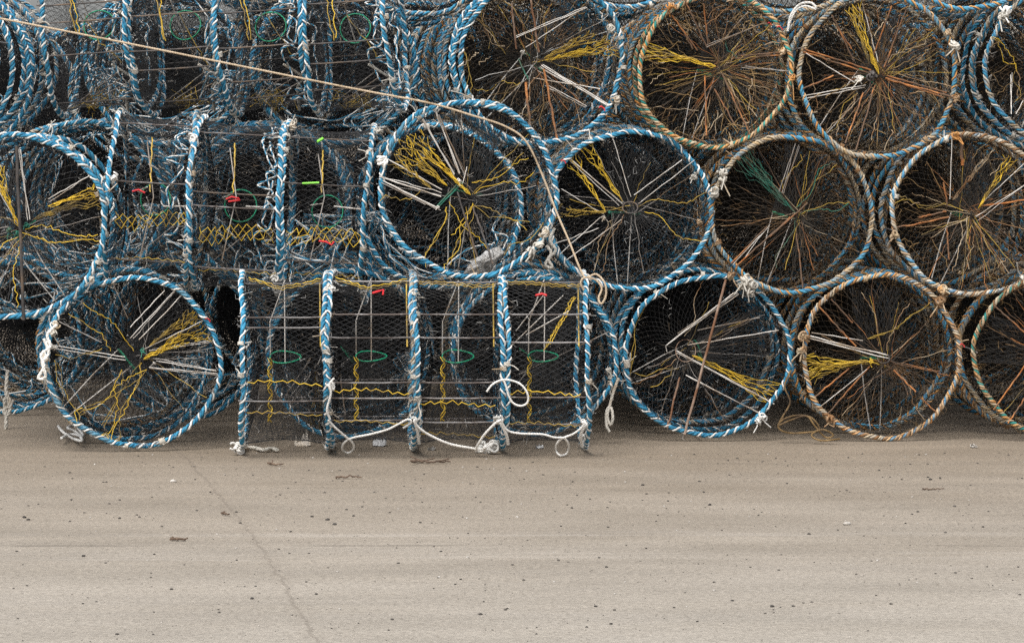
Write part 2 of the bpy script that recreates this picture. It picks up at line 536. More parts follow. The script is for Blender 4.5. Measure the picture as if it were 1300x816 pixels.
# ------------------------------------------------------------------ features on the front face of a pot
class Face:
    def __init__(self, e, M, depth, hub):
        self.e = e; self.Mi = M.inverted(); self.depth = depth; self.hub = hub
        self.g = np.random.default_rng(int(abs(M.translation.x * 977 + M.translation.z * 131)) + 5)

    def loc(self, px, py, off=-.012):
        C = self.Mi @ CAM
        d = self.Mi.to_3x3() @ ray(px, py)
        t = -C.y / d.y
        p = C + d * t
        x, z = p.x, p.z - RAD
        r = math.hypot(x, z)
        dh = math.hypot(x - self.hub[0], z - self.hub[1])
        if r > RC + .01:
            k = (RC + .01) / r; x *= k; z *= k
        y = float(self.depth * max(0, 1 - dh / RC) ** .85)
        return np.array([x, y + off, z + RAD])

    def line(self, a, b, mat, r, name, n=8, sag=.0, jit=.0, off=-.012):
        A, B = self.loc(*a, off), self.loc(*b, off)
        t = np.linspace(0, 1, n)[:, None]
        P = A + (B - A) * t
        P[:, 2] -= (sag * 4 * t * (1 - t))[:, 0]
        if jit: P[1:-1] += self.g.standard_normal((n - 2, 3)) * jit
        mb = MB(); mb.path(P, r, 0, 5)
        return link(name, mb.mesh(name, mat), self.e)

    def cord(self, x0, y0, x1, y1, mat=CORD, r=.0023):
        r = min(r, .0034)
        if self.g.random() < .45:
            q = self.g.uniform(-5, 5, 4)
            self.line((x0 + q[0], y0 + q[1]), (x1 + q[2] * .4, y1 + q[3] * .4), mat, r * .6, 'cord', jit=.0016)
        o = self.line((x0, y0), (x1, y1), mat, r, 'cord', jit=.0012)
        return o

    def stick(self, x0, y0, x1, y1, mat=RUST, r=.0044):
        return self.line((x0, y0), (x1, y1), mat, r, 'stay', n=12, jit=.0016)

    def zig(self, x0, y0, x1, y1, mat=YELLOW, amp=.006, wl=.036, r=.0018, name='twine', twin=True):
        if twin and self.g.random() < .4:
            q = self.g.uniform(-9, 9, 2)
            self.zig(x0, y0, x1 + q[0], y1 + q[1], YELLOW_DIM, amp * .7, wl * 1.4, r * .75, name, False)
        A, B = self.loc(x0, y0), self.loc(x1, y1)
        L = np.linalg.norm(B - A)
        n = max(5, int(L / (wl / 2)))
        t = np.linspace(0, 1, n)
        t[1:-1] += self.g.uniform(-.42, .42, n - 2) / n
        P = A + (B - A) * t[:, None]
        d = (B - A) / L
        s = np.cross(d, [0, 1, 0]); s /= np.linalg.norm(s)
        P += s * (amp * np.where(np.arange(n) % 2 == 0, 1, -1) * (self.g.uniform(.1, 1.5, n) * (.55 + .45 * np.sin(t * self.g.uniform(5, 11) + self.g.random() * 6))))[:, None]
        P += s * (.018 * np.sin(t * PI * self.g.uniform(1, 2.4)) * self.g.choice([-1, 1]) + .006 * np.sin(t * self.g.uniform(8, 16)))[:, None]
        mb = MB(); mb.path(P, r, 0, 4)
        return link(name, mb.mesh(name, mat), self.e)

    def fan(self, hub, r0, r1, mat=YELLOW, n=8, rows=13, r=.0016, name='yellow_net', puff=.0):
        H, A, B = self.loc(*hub), self.loc(*r0, off=.01), self.loc(*r1, off=.01)
        g = self.g
        mb = MB(); nod = []
        for j in range(rows + 1):
            t = j / rows
            w = .06 + .94 * t ** 1.1
            i = np.linspace(0, 1, n) + (.5 / (n - 1) if j % 2 else 0)
            i = .5 + (i - .5) * w
            E = A + (B - A) * i[:, None]
            P = H + (E - H) * t
            P[:, 1] -= .014
            if j: P = P + g.standard_normal(P.shape) * .0055 + (g.standard_normal((n, 1)) * (B - A) * .03 * t)
            P[:, 1] -= puff * math.sin(PI * t)
            nod.append(P)
        for j in range(rows):
            k1 = g.random(n) < (.88 if j < rows * .6 else .7); k2 = g.random(n - 1) < (.85 if j < rows * .6 else .65)
            rr = r * g.uniform(.75, 1.3, n)
            mb.segs(nod[j][k1], nod[j + 1][k1], rr[k1])
            if j % 2 == 0: mb.segs(nod[j][1:][k2], nod[j + 1][:-1][k2], r)
            else: mb.segs(nod[j][:-1][k2], nod[j + 1][1:][k2], r)
        return link(name, mb.mesh(name, mat), self.e)

    def knot(self, px, py, mat=WHITE_OLD, size=.02, n=7):
        c = self.loc(px, py, -.02); g = self.g
        size *= .8
        mb = MB()
        for _ in range(n):
            t = np.linspace(0, 2 * PI * .8, 10)
            u, v = g.standard_normal((2, 3)); u /= np.linalg.norm(u); v -= u * (u @ v); v /= np.linalg.norm(v)
            mb.path(c + g.standard_normal(3) * size * .35 + size * .7 * (np.cos(t)[:, None] * u + np.sin(t)[:, None] * v), size * .26, 0, 5)
        for _ in range(2):
            d = g.standard_normal(3) * size + [0, 0, -size * 1.6]
            mb.path([c, c + d * .6 + g.standard_normal(3) * size * .3, c + d * 1.5], size * .18, 0, 4)
        return link('knot', mb.mesh('knot', mat), self.e)

    def ring(self, px, py, rx, mat=DARKBAR, r=.003, name='hook_ring', tilt=.75):
        c = self.loc(px, py, -.022)
        a = np.arange(22) * 2 * PI / 22
        R = rx / 244.0
        mb = MB(); mb.path(np.stack([c[0] + R * np.cos(a), c[1] + .01 * np.sin(a), c[2] + R * tilt * np.sin(a)], axis=1), r, 0, 5, closed=True)
        return link(name, mb.mesh(name, mat), self.e)

    def clip(self, px, py, mat=RED, name='clip', s=1.0):
        c = self.loc(px, py, -.03)
        t = np.linspace(0, 1, 9)
        P = np.stack([c[0] + s * (t * .055 - .03), np.full(9, c[1]), c[2] + s * .012 * np.sin(t * 5.2)], axis=1)
        P[-1] += [-.004, 0, -.016 * s]
        mb = MB(); mb.path(P, .006 * s, 0, 5)
        return link(name, mb.mesh(name, mat), self.e)

    def web(self, n=26, mat=None, seed=0):
        """stray stretched twine lines running from hub towards the rim"""
        g = np.random.default_rng(seed); mb = MB()
        for _ in range(n):
            a = g.random() * 2 * PI
            r1 = RC * g.uniform(.55, .98)
            E = np.array([r1 * math.cos(a), 0, RAD + r1 * math.sin(a)])
            H = np.array([self.hub[0], self.depth, RAD + self.hub[1]]) + g.standard_normal(3) * .02
            t = np.linspace(0, 1, 9)[:, None]
            P = H + (E - H) * t
            P[:, 1] = self.depth * (1 - np.linspace(0, 1, 9) * r1 / RC) ** .85 - .008
            P[1:-1] += g.standard_normal((7, 3)) * [.0028, .002, .0028] + np.cumsum(g.standard_normal((7, 3)), 0) * [.0016, 0, .0016]
            mb.path(P, g.uniform(.0011, .0019), 0, 4)
        return link('stray_twine', mb.mesh('stray_twine', mat or NET_OLD), self.e)


ORD = ['first', 'second', 'third', 'fourth', 'fifth', 'sixth', 'seventh', 'eighth', 'ninth', 'tenth']
STEP = 0.462


def column(px, py, rpx, Y, yaw, n, kinds, old, label, short, hubpx=None, depth=.075, seed=0, pitch=0.0, ground=False, group='crab pots stacked end-on', fluff=60, squash=None, funnel=None):
    """a file of pots lying end-on, the front hoop centred on photo pixel (px, py) at depth Y"""
    c = at(px, py, Y)
    R = rpx * (Y - CAM.y) / F_PX
    s = R / RAD
    if ground: c.z = max(c.z, R + .004); c.z = R + .004
    return column_w(c, s, yaw, n, kinds, old, label, short, hubpx, depth, seed, pitch, group, fluff, funnel=funnel)


def column_w(c, s, yaw, n, kinds, old, label, short, hubpx=None, depth=.075, seed=0, pitch=0.0, group='crab pots stacked end-on', fluff=60, first_deep=False, funnel=None):
    r = random.Random(seed)
    ax = Vector((-math.sin(math.radians(yaw)), math.cos(math.radians(yaw)), math.tan(math.radians(pitch))))
    face = None
    for k in range(n):
        sk = s if k == 0 else s * r.uniform(.985, 1.01)
        ck = c + ax * (STEP * s * k)
        if k: ck = ck + Vector((r.uniform(-.03, .03), 0, r.uniform(-.015, .02)))
        rot = Euler((math.radians(pitch), r.uniform(-.02, .02), math.radians(yaw)))
        base = ck - Vector((0, 0, RAD * sk))
        kind = kinds[min(k, len(kinds) - 1)] if k < len(kinds) else r.choice(kinds)
        if k == 0 and not first_deep:
            hub = (0, 0)
            M = Matrix.Translation(base) @ rot.to_matrix().to_4x4() @ Matrix.Diagonal((sk, sk, sk, 1))
            if hubpx:
                Mi = M.inverted(); C = Mi @ CAM; d = Mi.to_3x3() @ ray(*hubpx)
                p = C + d * ((depth - C.y) / d.y); hub = (p.x, p.z - RAD)
            net = end_net_geo(hub, depth, old, seed + 3, fluff)
            e, M = new_pot(base, rot, sk, kind, 2, old, seed * 31 + k, front_net=net, funnel=funnel if funnel is not None else r.uniform(1.5, 4.5))
            face = Face(e, M, depth, hub)
            tag(e, label, 'crab pot', group)
        else:
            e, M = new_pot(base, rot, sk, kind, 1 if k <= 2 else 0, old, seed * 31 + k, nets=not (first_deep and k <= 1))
            if k <= 1 and not old and kind == 'blue':
                link('bridle', bridle_mesh(r.randrange(4), old, True), e)
            kk = k if first_deep else k - 1
            lab = ('%s pot behind %s' % (ORD[kk], short)) if not first_deep else ('%s pot of the file hidden behind %s' % (ORD[kk], short))
            tag(e, lab, 'crab pot', group)
    return face


# ------------------------------------------------------------------ bottom row, end-on
B_, W_, X_, T_, N_, G_ = 'blue', 'worn', 'mixed', 'teal', 'tan', 'grey'

fa = column(171, 458, 114, -.35, 9.5, 3, [B_, B_, W_], False,
            'blue roped pot standing free on the ground, bright yellow net fan at its right',
            'the free-standing bottom pot with a bright yellow fan', (181, 456), .08, 1, ground=True)
for q in ((68, 438, 159, 454), (68, 442, 160, 458), (190, 467, 275, 474), (199, 459, 275, 471), (180, 446, 262, 405), (190, 446, 270, 434),
          (166, 430, 223, 367), (177, 432, 236, 369), (166, 416, 209, 369)): fa.cord(*q)
fa.cord(75, 408, 129, 435, CORD_GREY, .0026); fa.cord(140, 352, 163, 405, CORD_GREY, .002)
fa.fan((183, 457), (243, 395), (274, 432), YELLOW, 10, 15)
fa.fan((190, 440), (235, 390), (262, 400), YELLOW_DIM, 6, 12)
for q in ((171, 446, 108, 382), (142, 445, 91, 394), (179, 461, 145, 560), (155, 470, 139, 552), (187, 470, 105, 521)): fa.zig(*q)
fa.zig(69, 457, 97, 534, YELLOW_DIM); fa.zig(70, 450, 130, 449, YELLOW_DIM, .003)
fa.zig(128, 552, 150, 560); fa.zig(104, 517, 95, 535)
fa.knot(181, 446, GREEN_TW, .012, 5); fa.knot(196, 462, CORD, .01, 4)
for q in ((62, 440), (55, 455), (52, 470), (66, 420), (70, 412)): fa.knot(*q, WHITE_OLD, .022)
fa.web(3, YELLOW_DIM, 701); fa.web(7, CORD_GREY, 801); fa.web(6, NET, 1)
fa.clip(264, 405, RED, 'clip', .5)

fb = column(896, 450, 108.5, .2, 3, 7, [B_, W_, W_, X_, W_], False,
            'blue roped pot on the ground with a long brown stay across its black net',
            'the bottom pot with the long brown stay', (872, 446), .085, 2, ground=True, fluff=120)
fb.stick(921, 355, 869, 551, STICK, .007); fb.stick(864, 480, 847, 543, STICK, .0055)
fb.cord(860, 446, 983, 513, CORD, .0055)
for q in ((846, 440, 933, 371), (862, 428, 938, 373), (875, 439, 988, 419), (872, 477, 967, 526), (848, 447, 846, 440)): fb.cord(*q)
fb.cord(887, 420, 964, 403, CORD_GREY, .0026); fb.cord(880, 482, 955, 520, CORD_GREY, .0026)
fb.fan((880, 452), (968, 514), (990, 487), YELLOW, 7, 11)
fb.zig(893, 356, 872, 428, TAN, .005); fb.zig(796, 472, 863, 472, YELLOW_DIM, .003); fb.zig(860, 456, 806, 488, TAN, .004)
fb.zig(820, 385, 795, 477, YELLOW_DIM, .002); fb.zig(855, 466, 830, 495, YELLOW_DIM)
fb.ring(872, 446, 13, STICK, .0022, tilt=1.1)
fb.knot(968, 530, WHITE, .024, 9); fb.knot(961, 534, WHITE, .02, 7); fb.knot(928, 350, TAN, .025); fb.knot(942, 362, WHITE_OLD, .024, 8); fb.knot(953, 370, WHITE_OLD, .024, 8)
fb.web(3, YELLOW_DIM, 702); fb.web(7, CORD_GREY, 802); fb.web(12, NET_OLD, 2)

fc = column(1120, 450, 107, .2, 2.5, 7, [N_, X_, N_, X_, W_], True,
            'tan roped pot on the ground with a doubled white cord at its left rim',
            'the tan-roped bottom pot with the doubled white cord', (1126, 459), .085, 3, ground=True, fluff=80)
fc.cord(1022, 425, 1130, 452, CORD, .0045); fc.cord(1022, 428, 1131, 456, CORD, .0045); fc.cord(1030, 422, 1097, 433); fc.cord(1042, 515, 1105, 468)
for q in ((1051, 524, 1106, 466), (1021, 512, 1079, 468), (1040, 390, 1088, 440), (1137, 471, 1164, 498), (1170, 506, 1193, 527), (1055, 380, 1083, 410)): fc.stick(*q)
fc.fan((1106, 460), (1024, 447), (1026, 478), YELLOW, 8, 9); fc.fan((1103, 458), (1020, 455), (1030, 485), YELLOW_DIM, 6, 9)
fc.knot(1108, 459, YELLOW, .014, 6); fc.ring(1124, 456, 8, DARKBAR)
fc.zig(1128, 446, 1155, 385, TAN, .005); fc.zig(1103, 431, 1186, 385, YELLOW_DIM, .005); fc.zig(1140, 475, 1178, 535, TAN); fc.zig(1118, 440, 1098, 370, TAN, .004)
fc.web(9, RUST, 503); fc.web(5, YELLOW_DIM, 603); fc.web(19, NET_OLD, 3); fc.web(4, TAN, 33)
fc.knot(1016, 425, TAN, .03, 9); fc.knot(1016, 445, ORANGE, .024, 7); fc.knot(1050, 535, TAN, .03, 8); fc.clip(1223, 437, RED, 'clip', .5)
fc.knot(1200, 372, TAN, .03, 8)

fd = column(1342, 456, 108, .2, 2.5, 6, [T_, N_, X_, X_], True,
            'teal and orange roped pot cut by the frame edge, bottom right of the stack',
            'the teal and orange bottom pot at the right edge', (1348, 462), .085, 4, ground=True, fluff=160)
for q in ((1262, 388, 1304, 424), (1259, 521, 1310, 455), (1277, 540, 1312, 492), (1297, 355, 1306, 392)): fd.stick(*q)
fd.web(8, RUST, 504); fd.web(4, YELLOW_DIM, 604); fd.web(19, NET_OLD, 4); fd.web(4, TAN, 44)

def deep(px, py, Y, yaw, n, kinds, old, short, seed, z=None):
    c = at(px, py, Y)
    if z is not None: c.z = z
    column_w(c, 1.0, yaw, n, kinds, old, '', short, seed=seed, first_deep=True)

fn = column(678, 452, 107, .24, 2, 7, [B_, W_, W_, X_], False,
            'dim blue roped pot end-on behind the right end of the low sideways pots',
            'the pot half hidden by the right low sideways pot', (690, 455), .08, 5, ground=True)
fn.cord(650, 480, 775, 420, CORD_GREY, .003); fn.web(7, NET, 5)
for q in ((772, 470), (776, 488)): fn.knot(*q, WHITE_OLD, .02)
fo = column(442, 455, 109, .28, 2, 6, [B_, B_, W_], False,
            'dim blue roped pot end-on behind the left half of the low sideways pots',
            'the pot half hidden by the left low sideways pots', (440, 470), .08, 6, ground=True)
fo.fan((400, 470), (385, 540), (420, 552), YELLOW_DIM, 8, 10)
for q in ((350, 515, 395, 455), (362, 520, 405, 460), (440, 535, 430, 470)): fo.cord(*q, CORD_GREY, .003)
deep(232, 452, 1.35, 2, 4, [B_, W_, W_], False, 'the free-standing pot with the yellow fan', 7, .455)
deep(10, 452, 1.75, 2, 5, [B_, W_, W_], False, 'the left edge of the bottom row', 8, .455)

# ------------------------------------------------------------------ middle row, end-on
fe = column(17, 288, 122, -.42, 1.5, 2, [B_, B_, B_], False,
            'large blue roped pot at the left edge resting on the free-standing pot',
            'the large blue pot at the left edge', (26, 291), .085, 9)
fe.stick(21, 186, 31, 409, DARKBAR, .008)
for q in ((23, 190, 36, 279), (26, 190, 33, 280), (60, 253, 113, 224), (-10, 230, 22, 288)): fe.cord(*q)
fe.fan((23, 289), (-30, 205), (2, 205), YELLOW, 8, 12); fe.fan((41, 279), (127, 232), (131, 262), YELLOW_DIM, 8, 12)
fe.fan((60, 262), (125, 228), (131, 250), YELLOW, 5, 10)
for q in ((25, 296, 126, 312), (30, 292, 124, 297), (24, 300, 20, 390), (-10, 330, 20, 300)): fe.zig(*q)
for q in ((10, 292), (32, 286), (20, 296)): fe.knot(*q, GREEN_TW, .014, 5)
fe.web(3, YELLOW_DIM, 709); fe.web(7, CORD_GREY, 809); fe.web(8, NET, 9); fe.knot(124, 357, WHITE_OLD, .02)

ff = column(594, 240, 116.5, -.47, 2, 1, [B_], False,
            'bright blue and white roped pot lying end-on on top of the low sideways pots',
            'the bright blue pot', (598, 248), .10, 10, funnel=3.3)
ff.fan((598, 248), (503, 178), (534, 163), YELLOW, 9, 13); ff.fan((568, 236), (496, 204), (520, 172), YELLOW, 7, 12)
ff.fan((548, 240), (492, 212), (505, 190), YELLOW_DIM, 5, 9)
for q in ((560, 250, 480, 224), (555, 264, 480, 227), (561, 241, 490, 201), (577, 221, 536, 152), (584, 220, 552, 138)): ff.cord(*q, CORD, .004)
ff.cord(590, 222, 557, 146, CORD_GREY, .005); ff.cord(587, 238, 593, 212); ff.cord(484, 232, 540, 260, CORD_GREY, .0025)
for q in ((554, 263, 585, 230), (558, 262, 588, 232)): ff.cord(*q, GREEN_TW, .004)
for q in ((566, 263, 542, 332), (601, 260, 565, 342), (570, 257, 622, 318), (600, 233, 673, 206), (603, 247, 678, 220), (600, 258, 575, 300)): ff.zig(*q)
ff.zig(641, 324, 691, 284, YELLOW_DIM, .003); ff.zig(482, 256, 535, 246, YELLOW_DIM); ff.zig(602, 262, 670, 290, YELLOW_DIM)
for q in ((581, 244, 606, 326), (601, 263, 626, 335)): ff.stick(*q, DARKBAR, .005)
for q in ((555, 264), (583, 229)): ff.knot(*q, CORD, .012, 4)
ff.knot(486, 204, WHITE, .03, 8); ff.web(3, YELLOW_DIM, 710); ff.web(7, CORD_GREY, 810); ff.web(7, NET, 10)
for q in ((694, 318), (688, 332), (700, 298)): ff.knot(*q, WHITE_OLD, .026, 8)

fg = column(799, 267, 107, .2, 2, 7, [B_, W_, W_, X_], False,
            'blue roped pot with a small dark ring where its many white cords meet',
            'the middle-row pot with the small dark ring', (801, 264), .085, 11, fluff=150)
fg.cord(791, 259, 717, 196, CORD, .006)
for q in ((802, 250, 775, 166), (806, 248, 866, 203), (812, 259, 882, 203), (768, 273, 713, 240), (763, 276, 699, 330), (790, 279, 719, 330), (760, 290, 703, 310)): fg.cord(*q)
fg.fan((791, 256), (733, 190), (750, 180), YELLOW, 5, 12); fg.fan((769, 268), (717, 208), (731, 192), YELLOW, 5, 11)
fg.fan((770, 269), (708, 258), (708, 276), YELLOW_DIM, 5, 10)
fg.zig(812, 263, 898, 247, YELLOW_DIM); fg.zig(819, 270, 894, 313); fg.zig(793, 273, 763, 346, TAN); fg.zig(775, 280, 755, 345, TAN)
fg.ring(801, 264, 10, DARKBAR, .0045); fg.knot(767, 277, WHITE_OLD, .014, 5); fg.knot(775, 270, GREEN_TW, .012, 4)
fg.clip(712, 202, RED, 'clip', .5); fg.web(3, YELLOW_DIM, 711); fg.web(7, CORD_GREY, 811); fg.web(14, NET, 11)
fg.knot(888, 282, TAN, .02); fg.knot(882, 225, WHITE_OLD, .02)

fh = column(1006, 272, 105.5, .2, 2.5, 7, [X_, N_, X_, W_, X_], True,
            'pot with orange-flecked blue rope and a faint green net at its upper left',
            'the middle-row pot with the faint green net', (1016, 276), .08, 12, fluff=60)
fh.fan((1013, 272), (929, 205), (952, 184), GREEN_TW, 7, 9, r=.0009, name='green_net'); fh.fan((1000, 262), (925, 212), (945, 190), GREEN_TW, 5, 9, r=.0008, name='green_net')
for q in ((978, 301, 1027, 258), (934, 338, 1005, 276), (1013, 297, 1019, 366), (928, 334, 975, 288)): fh.stick(*q, RUST, .0045)
fh.cord(930, 336, 976, 289, CORD, .0025); fh.cord(990, 244, 1010, 182, CORD_GREY, .0024); fh.cord(996, 246, 1014, 184, CORD_GREY, .0024)
fh.zig(1016, 275, 1078, 259, GREEN_TW); fh.zig(1013, 264, 1055, 205, GREEN_TW); fh.zig(995, 240, 1016, 196, YELLOW_DIM, .008); fh.zig(1010, 280, 985, 340, GREEN_TW, .004)
for q in ((914, 216), (917, 228), (907, 245)): fh.knot(*q, WHITE_OLD, .027, 9)
for q in ((945, 357), (951, 364)): fh.knot(*q, WHITE_OLD, .03, 9)
fh.web(7, RUST, 512); fh.web(4, YELLOW_DIM, 612); fh.web(24, NET_OLD, 12); fh.web(5, TAN, 66)

fi = column(1237, 273, 107.5, .2, 2.5, 7, [G_, N_, X_, X_], True,
            'grey and tan roped pot with rusty stays in the middle row by the right edge',
            'the grey and tan middle-row pot', (1232, 273), .085, 13, fluff=355)
fi.stick(1219, 171, 1223, 210, RUST, .009)
for q in ((1167, 276, 1203, 269), (1133, 290, 1207, 276), (1199, 232, 1205, 262), (1248, 262, 1312, 252), (1204, 290, 1206, 330)): fi.stick(*q)
for q in ((1208, 172, 1208, 253), (1241, 276, 1306, 232), (1248, 259, 1302, 206)): fi.cord(*q)
fi.fan((1244, 265), (1276, 198), (1290, 204), YELLOW, 5, 12); fi.fan((1211, 254), (1246, 202), (1264, 190), TAN, 5, 11)
for q in ((1139, 247, 1225, 270), (1136, 258, 1200, 262)): fi.zig(*q, YELLOW_DIM)
for q in ((1236, 287, 1233, 342), (1245, 291, 1259, 342), (1222, 282, 1212, 345)): fi.zig(*q, TAN)
fi.web(10, RUST, 513); fi.web(6, YELLOW_DIM, 613); fi.web(24, NET_OLD, 13); fi.web(10, TAN, 113); fi.knot(1134, 300, TAN, .026); fi.knot(1196, 368, ORANGE, .028); fi.knot(1213, 172, ORANGE, .024)

deep(560, 272, .22, 2, 6, [B_, W_, W_], False, 'the bright blue pot on the sideways pots', 14, 1.235)
deep(338, 272, .75, 2, 6, [B_, W_, W_], False, 'the middle sideways pots', 15, 1.235)
deep(108, 262, .80, 2, 5, [B_, B_, W_], False, 'the large blue pot at the left edge', 16, 1.255)

# ------------------------------------------------------------------ top row, end-on
fj = column(688, 76, 110, .2, 6, 8, [B_, B_, W_, X_, W_], True,
            'blue and white roped pot in the top row left of the rusty pots',
            'the top-row blue pot left of the rusty ones', (673, 78), .085, 17, fluff=400)
fj.fan((694, 76), (770, 47), (786, 70), YELLOW, 10, 15); fj.fan((692, 74), (740, 35), (772, 52), YELLOW_DIM, 8, 12)
for q in ((689, 83, 772, 135), (691, 82, 774, 134), (669, 60, 738, 13), (656, 48, 745, 10), (679, 99, 762, 113), (696, 108, 745, 135)): fj.cord(*q)
fj.stick(692, 88, 707, 176, RUST, .006); fj.stick(674, -2, 686, 66, STICK, .0055); fj.stick(669, 105, 674, 172, RUST, .007); fj.stick(650, 5, 657, 62, STICK, .005)
for q in ((640, 2, 686, 58), (598, 22, 640, 61), (612, 10, 630, 55), (689, 91, 654, 154), (700, 5, 690, 60)): fj.zig(*q, TAN, .005)
for q in ((603, 113, 662, 105), (620, 130, 665, 108), (585, 60, 602, 128)): fj.zig(*q, YELLOW_DIM)
fj.knot(665, 66, WHITE_OLD, .014, 5); fj.cord(660, 75, 672, 101, GREEN_TW, .004); fj.clip(764, 137, RED, 'clip', .6)
for q in ((775, 37), (783, 127)): fj.knot(*q, WHITE_OLD, .024)
fj.web(6, RUST, 517); fj.web(3, YELLOW_DIM, 617); fj.web(19, NET_OLD, 17); fj.web(8, FLUFF, 117)

fk = column(909, 90, 101, .2, 2.5, 8, [T_, X_, N_, X_, W_], True,
            'teal and orange roped pot full of dried weed in the top row',
            'the teal and orange top-row pot', (914, 87), .085, 18, fluff=1000)
fk.fan((910, 84), (816, 50), (820, 78), YELLOW, 8, 11); fk.fan((885, 76), (812, 52), (816, 70), YELLOW_DIM, 6, 9)
for q in ((853, 20, 886, 64), (869, 0, 898, 59), (942, 71, 990, 67), (935, 74, 992, 70), (918, 93, 952, 171), (908, 113, 934, 160), (896, 96, 897, 172), (893, 5, 900, 56), (862, 30, 880, 62)): fk.stick(*q)
for q in ((898, 60, 971, 29), (915, 56, 950, 15), (947, 84, 1003, 91)): fk.cord(*q, CORD_GREY, .003)
fk.zig(922, 51, 940, 80, GREEN_TW); fk.zig(916, 86, 945, 52, TAN); fk.zig(950, 110, 990, 120, TAN); fk.zig(925, 100, 960, 150, TAN)
fk.web(14, RUST, 518); fk.web(8, YELLOW_DIM, 618); fk.web(19, NET_OLD, 18); fk.web(20, WEED, 118); fk.web(4, RUST, 119); fk.clip(977, 30, RED, 'clip', .4); fk.clip(1017, 17, RED, 'clip', .6)
for q in ((848, 6), (1008, 100), (994, 65)): fk.knot(*q, ORANGE, .024)

fl = column(1114, 96, 106.5, .2, 2.5, 8, [X_, X_, G_, X_, W_], True,
            'top-row pot with doubled rusty stays crossing to a dark hub',
            'the top-row pot with the doubled rusty stays', (1117, 97), .09, 19, fluff=420)
for q in ((1019, 62, 1108, 89), (1019, 66, 1106, 93), (1129, 96, 1202, 118), (1127, 99, 1198, 124), (1130, 101, 1222, 127), (1098, 118, 1073, 182), (1114, 108, 1086, 191), (1132, 8, 1110, 72), (1154, 3, 1125, 85), (1019, 113, 1059, 96), (1056, 20, 1086, 78), (1062, 30, 1082, 62)): fl.stick(*q)
for q in ((1023, 68, 1087, 105), (1019, 122, 1101, 108), (1019, 126, 1100, 111), (1095, 5, 1117, 78)): fl.cord(*q)
fl.fan((1118, 94), (1070, 12), (1092, 4), YELLOW, 6, 12); fl.fan((1105, 80), (1075, 14), (1086, 8), YELLOW_DIM, 5, 10)
for q in ((1090, 118, 1048, 168), (1085, 122, 1060, 172), (1130, 80, 1180, 45)): fl.zig(*q, TAN)
fl.knot(1092, 100, WHITE_OLD, .022, 7); fl.knot(1108, 96, DARKBAR, .03, 9); fl.knot(1220, 55, WHITE_OLD, .03, 8); fl.knot(1205, 40, ORANGE, .018); fl.knot(1215, 125, TAN, .022)
fl.web(15, RUST, 519); fl.web(8, YELLOW_DIM, 619); fl.web(22, NET_OLD, 19); fl.web(16, WEED, 219); fl.web(4, RUST, 229)

fm = column(1352, 82, 106, .2, 2.5, 8, [W_, B_, X_, W_], True,
            'blue and white roped pot cut by the right frame edge in the top row',
            'the blue top-row pot at the right edge', (1345, 85), .085, 20, fluff=400)
fm.zig(1257, 49, 1290, 88, YELLOW); fm.zig(1260, 47, 1298, 92, YELLOW)
for q in ((1284, 95, 1284, 145), (1290, 145, 1310, 112), (1300, 20, 1320, 60)): fm.cord(*q)
fm.knot(1275, 12, WHITE, .03, 9); fm.knot(1270, 20, WHITE_OLD, .03, 9); fm.web(17, NET_OLD, 20); fm.web(13, WEED, 320)
fm.zig(1290, 90, 1300, 130, TAN)

fv = column(-106, 78, 111, .1, 0, 5, [B_, B_, B_, W_], False,
            'tall stack of blue hoops showing only their right rims, top left corner',
            'the blue pot in the top left corner', (-100, 85), .08, 21)
fv.web(4, NET, 21)
deep(205, 82, .93, 3, 6, [B_, B_, W_], False, 'the left upper sideways pots', 22)
deep(424, 84, .93, 3, 6, [B_, W_, W_], False, 'the right upper sideways pots', 23)

# the row above, of which only the lowest rims come into the frame
for i, (px, py, sd_, k_, wh) in enumerate(((797, -93, 71, [W_, B_], 'between the blue and teal pots below'), (1010, -88, 72, [X_, G_], 'between the two rusty pots below'),
                              (1230, -90, 73, [X_, W_], 'nearest the right frame edge'))):
    c = at(px, py, .35)
    for k in range(4):
        e, M = new_pot(c + Vector((-.02 * k, STEP * k, 0)) - Vector((0, 0, RAD)), Euler((0, 0, .04)), 1.0, k_[k % 2], 1, True, sd_ * 9 + k)
        tag(e, '%s pot of the highest row, %s' % (ORD[k], wh), 'crab pot', 'crab pots stacked end-on')
for i, (px, py, Y, wh) in enumerate(((536, -82, .95, 'left of the blue top-row pot'), (318, -92, 2.5, 'above the upper sideways pots'))):
    c = at(px, py, Y)
    for k in range(4):
        e, M = new_pot(c + Vector((-.02 * k, STEP * k, 0)) - Vector((0, 0, RAD)), Euler((0, 0, .04)), 1.0, B_ if k % 2 else W_, 1, False, 880 + i * 9 + k)
        tag(e, '%s pot of the highest row, %s' % (ORD[k], wh), 'crab pot', 'crab pots stacked end-on')
# rear block of the stack, set half a pot over, seen through the gaps
for i, x in enumerate((-3.75, -2.9, -2.0, -1.1, -.2, .7, 1.6, 2.5, 3.4)):
    for rw, z in ((0, .455), (1, 1.24), (2, 2.02)):
        for k in range(4):
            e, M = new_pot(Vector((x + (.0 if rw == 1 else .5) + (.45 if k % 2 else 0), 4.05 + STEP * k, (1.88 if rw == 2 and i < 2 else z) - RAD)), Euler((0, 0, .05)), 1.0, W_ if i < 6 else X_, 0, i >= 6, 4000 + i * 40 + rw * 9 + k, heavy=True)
            tag(e, 'dim pot at the dark back of the stack, glimpsed through the front pots', 'crab pot', 'crab pots at the back of the stack')

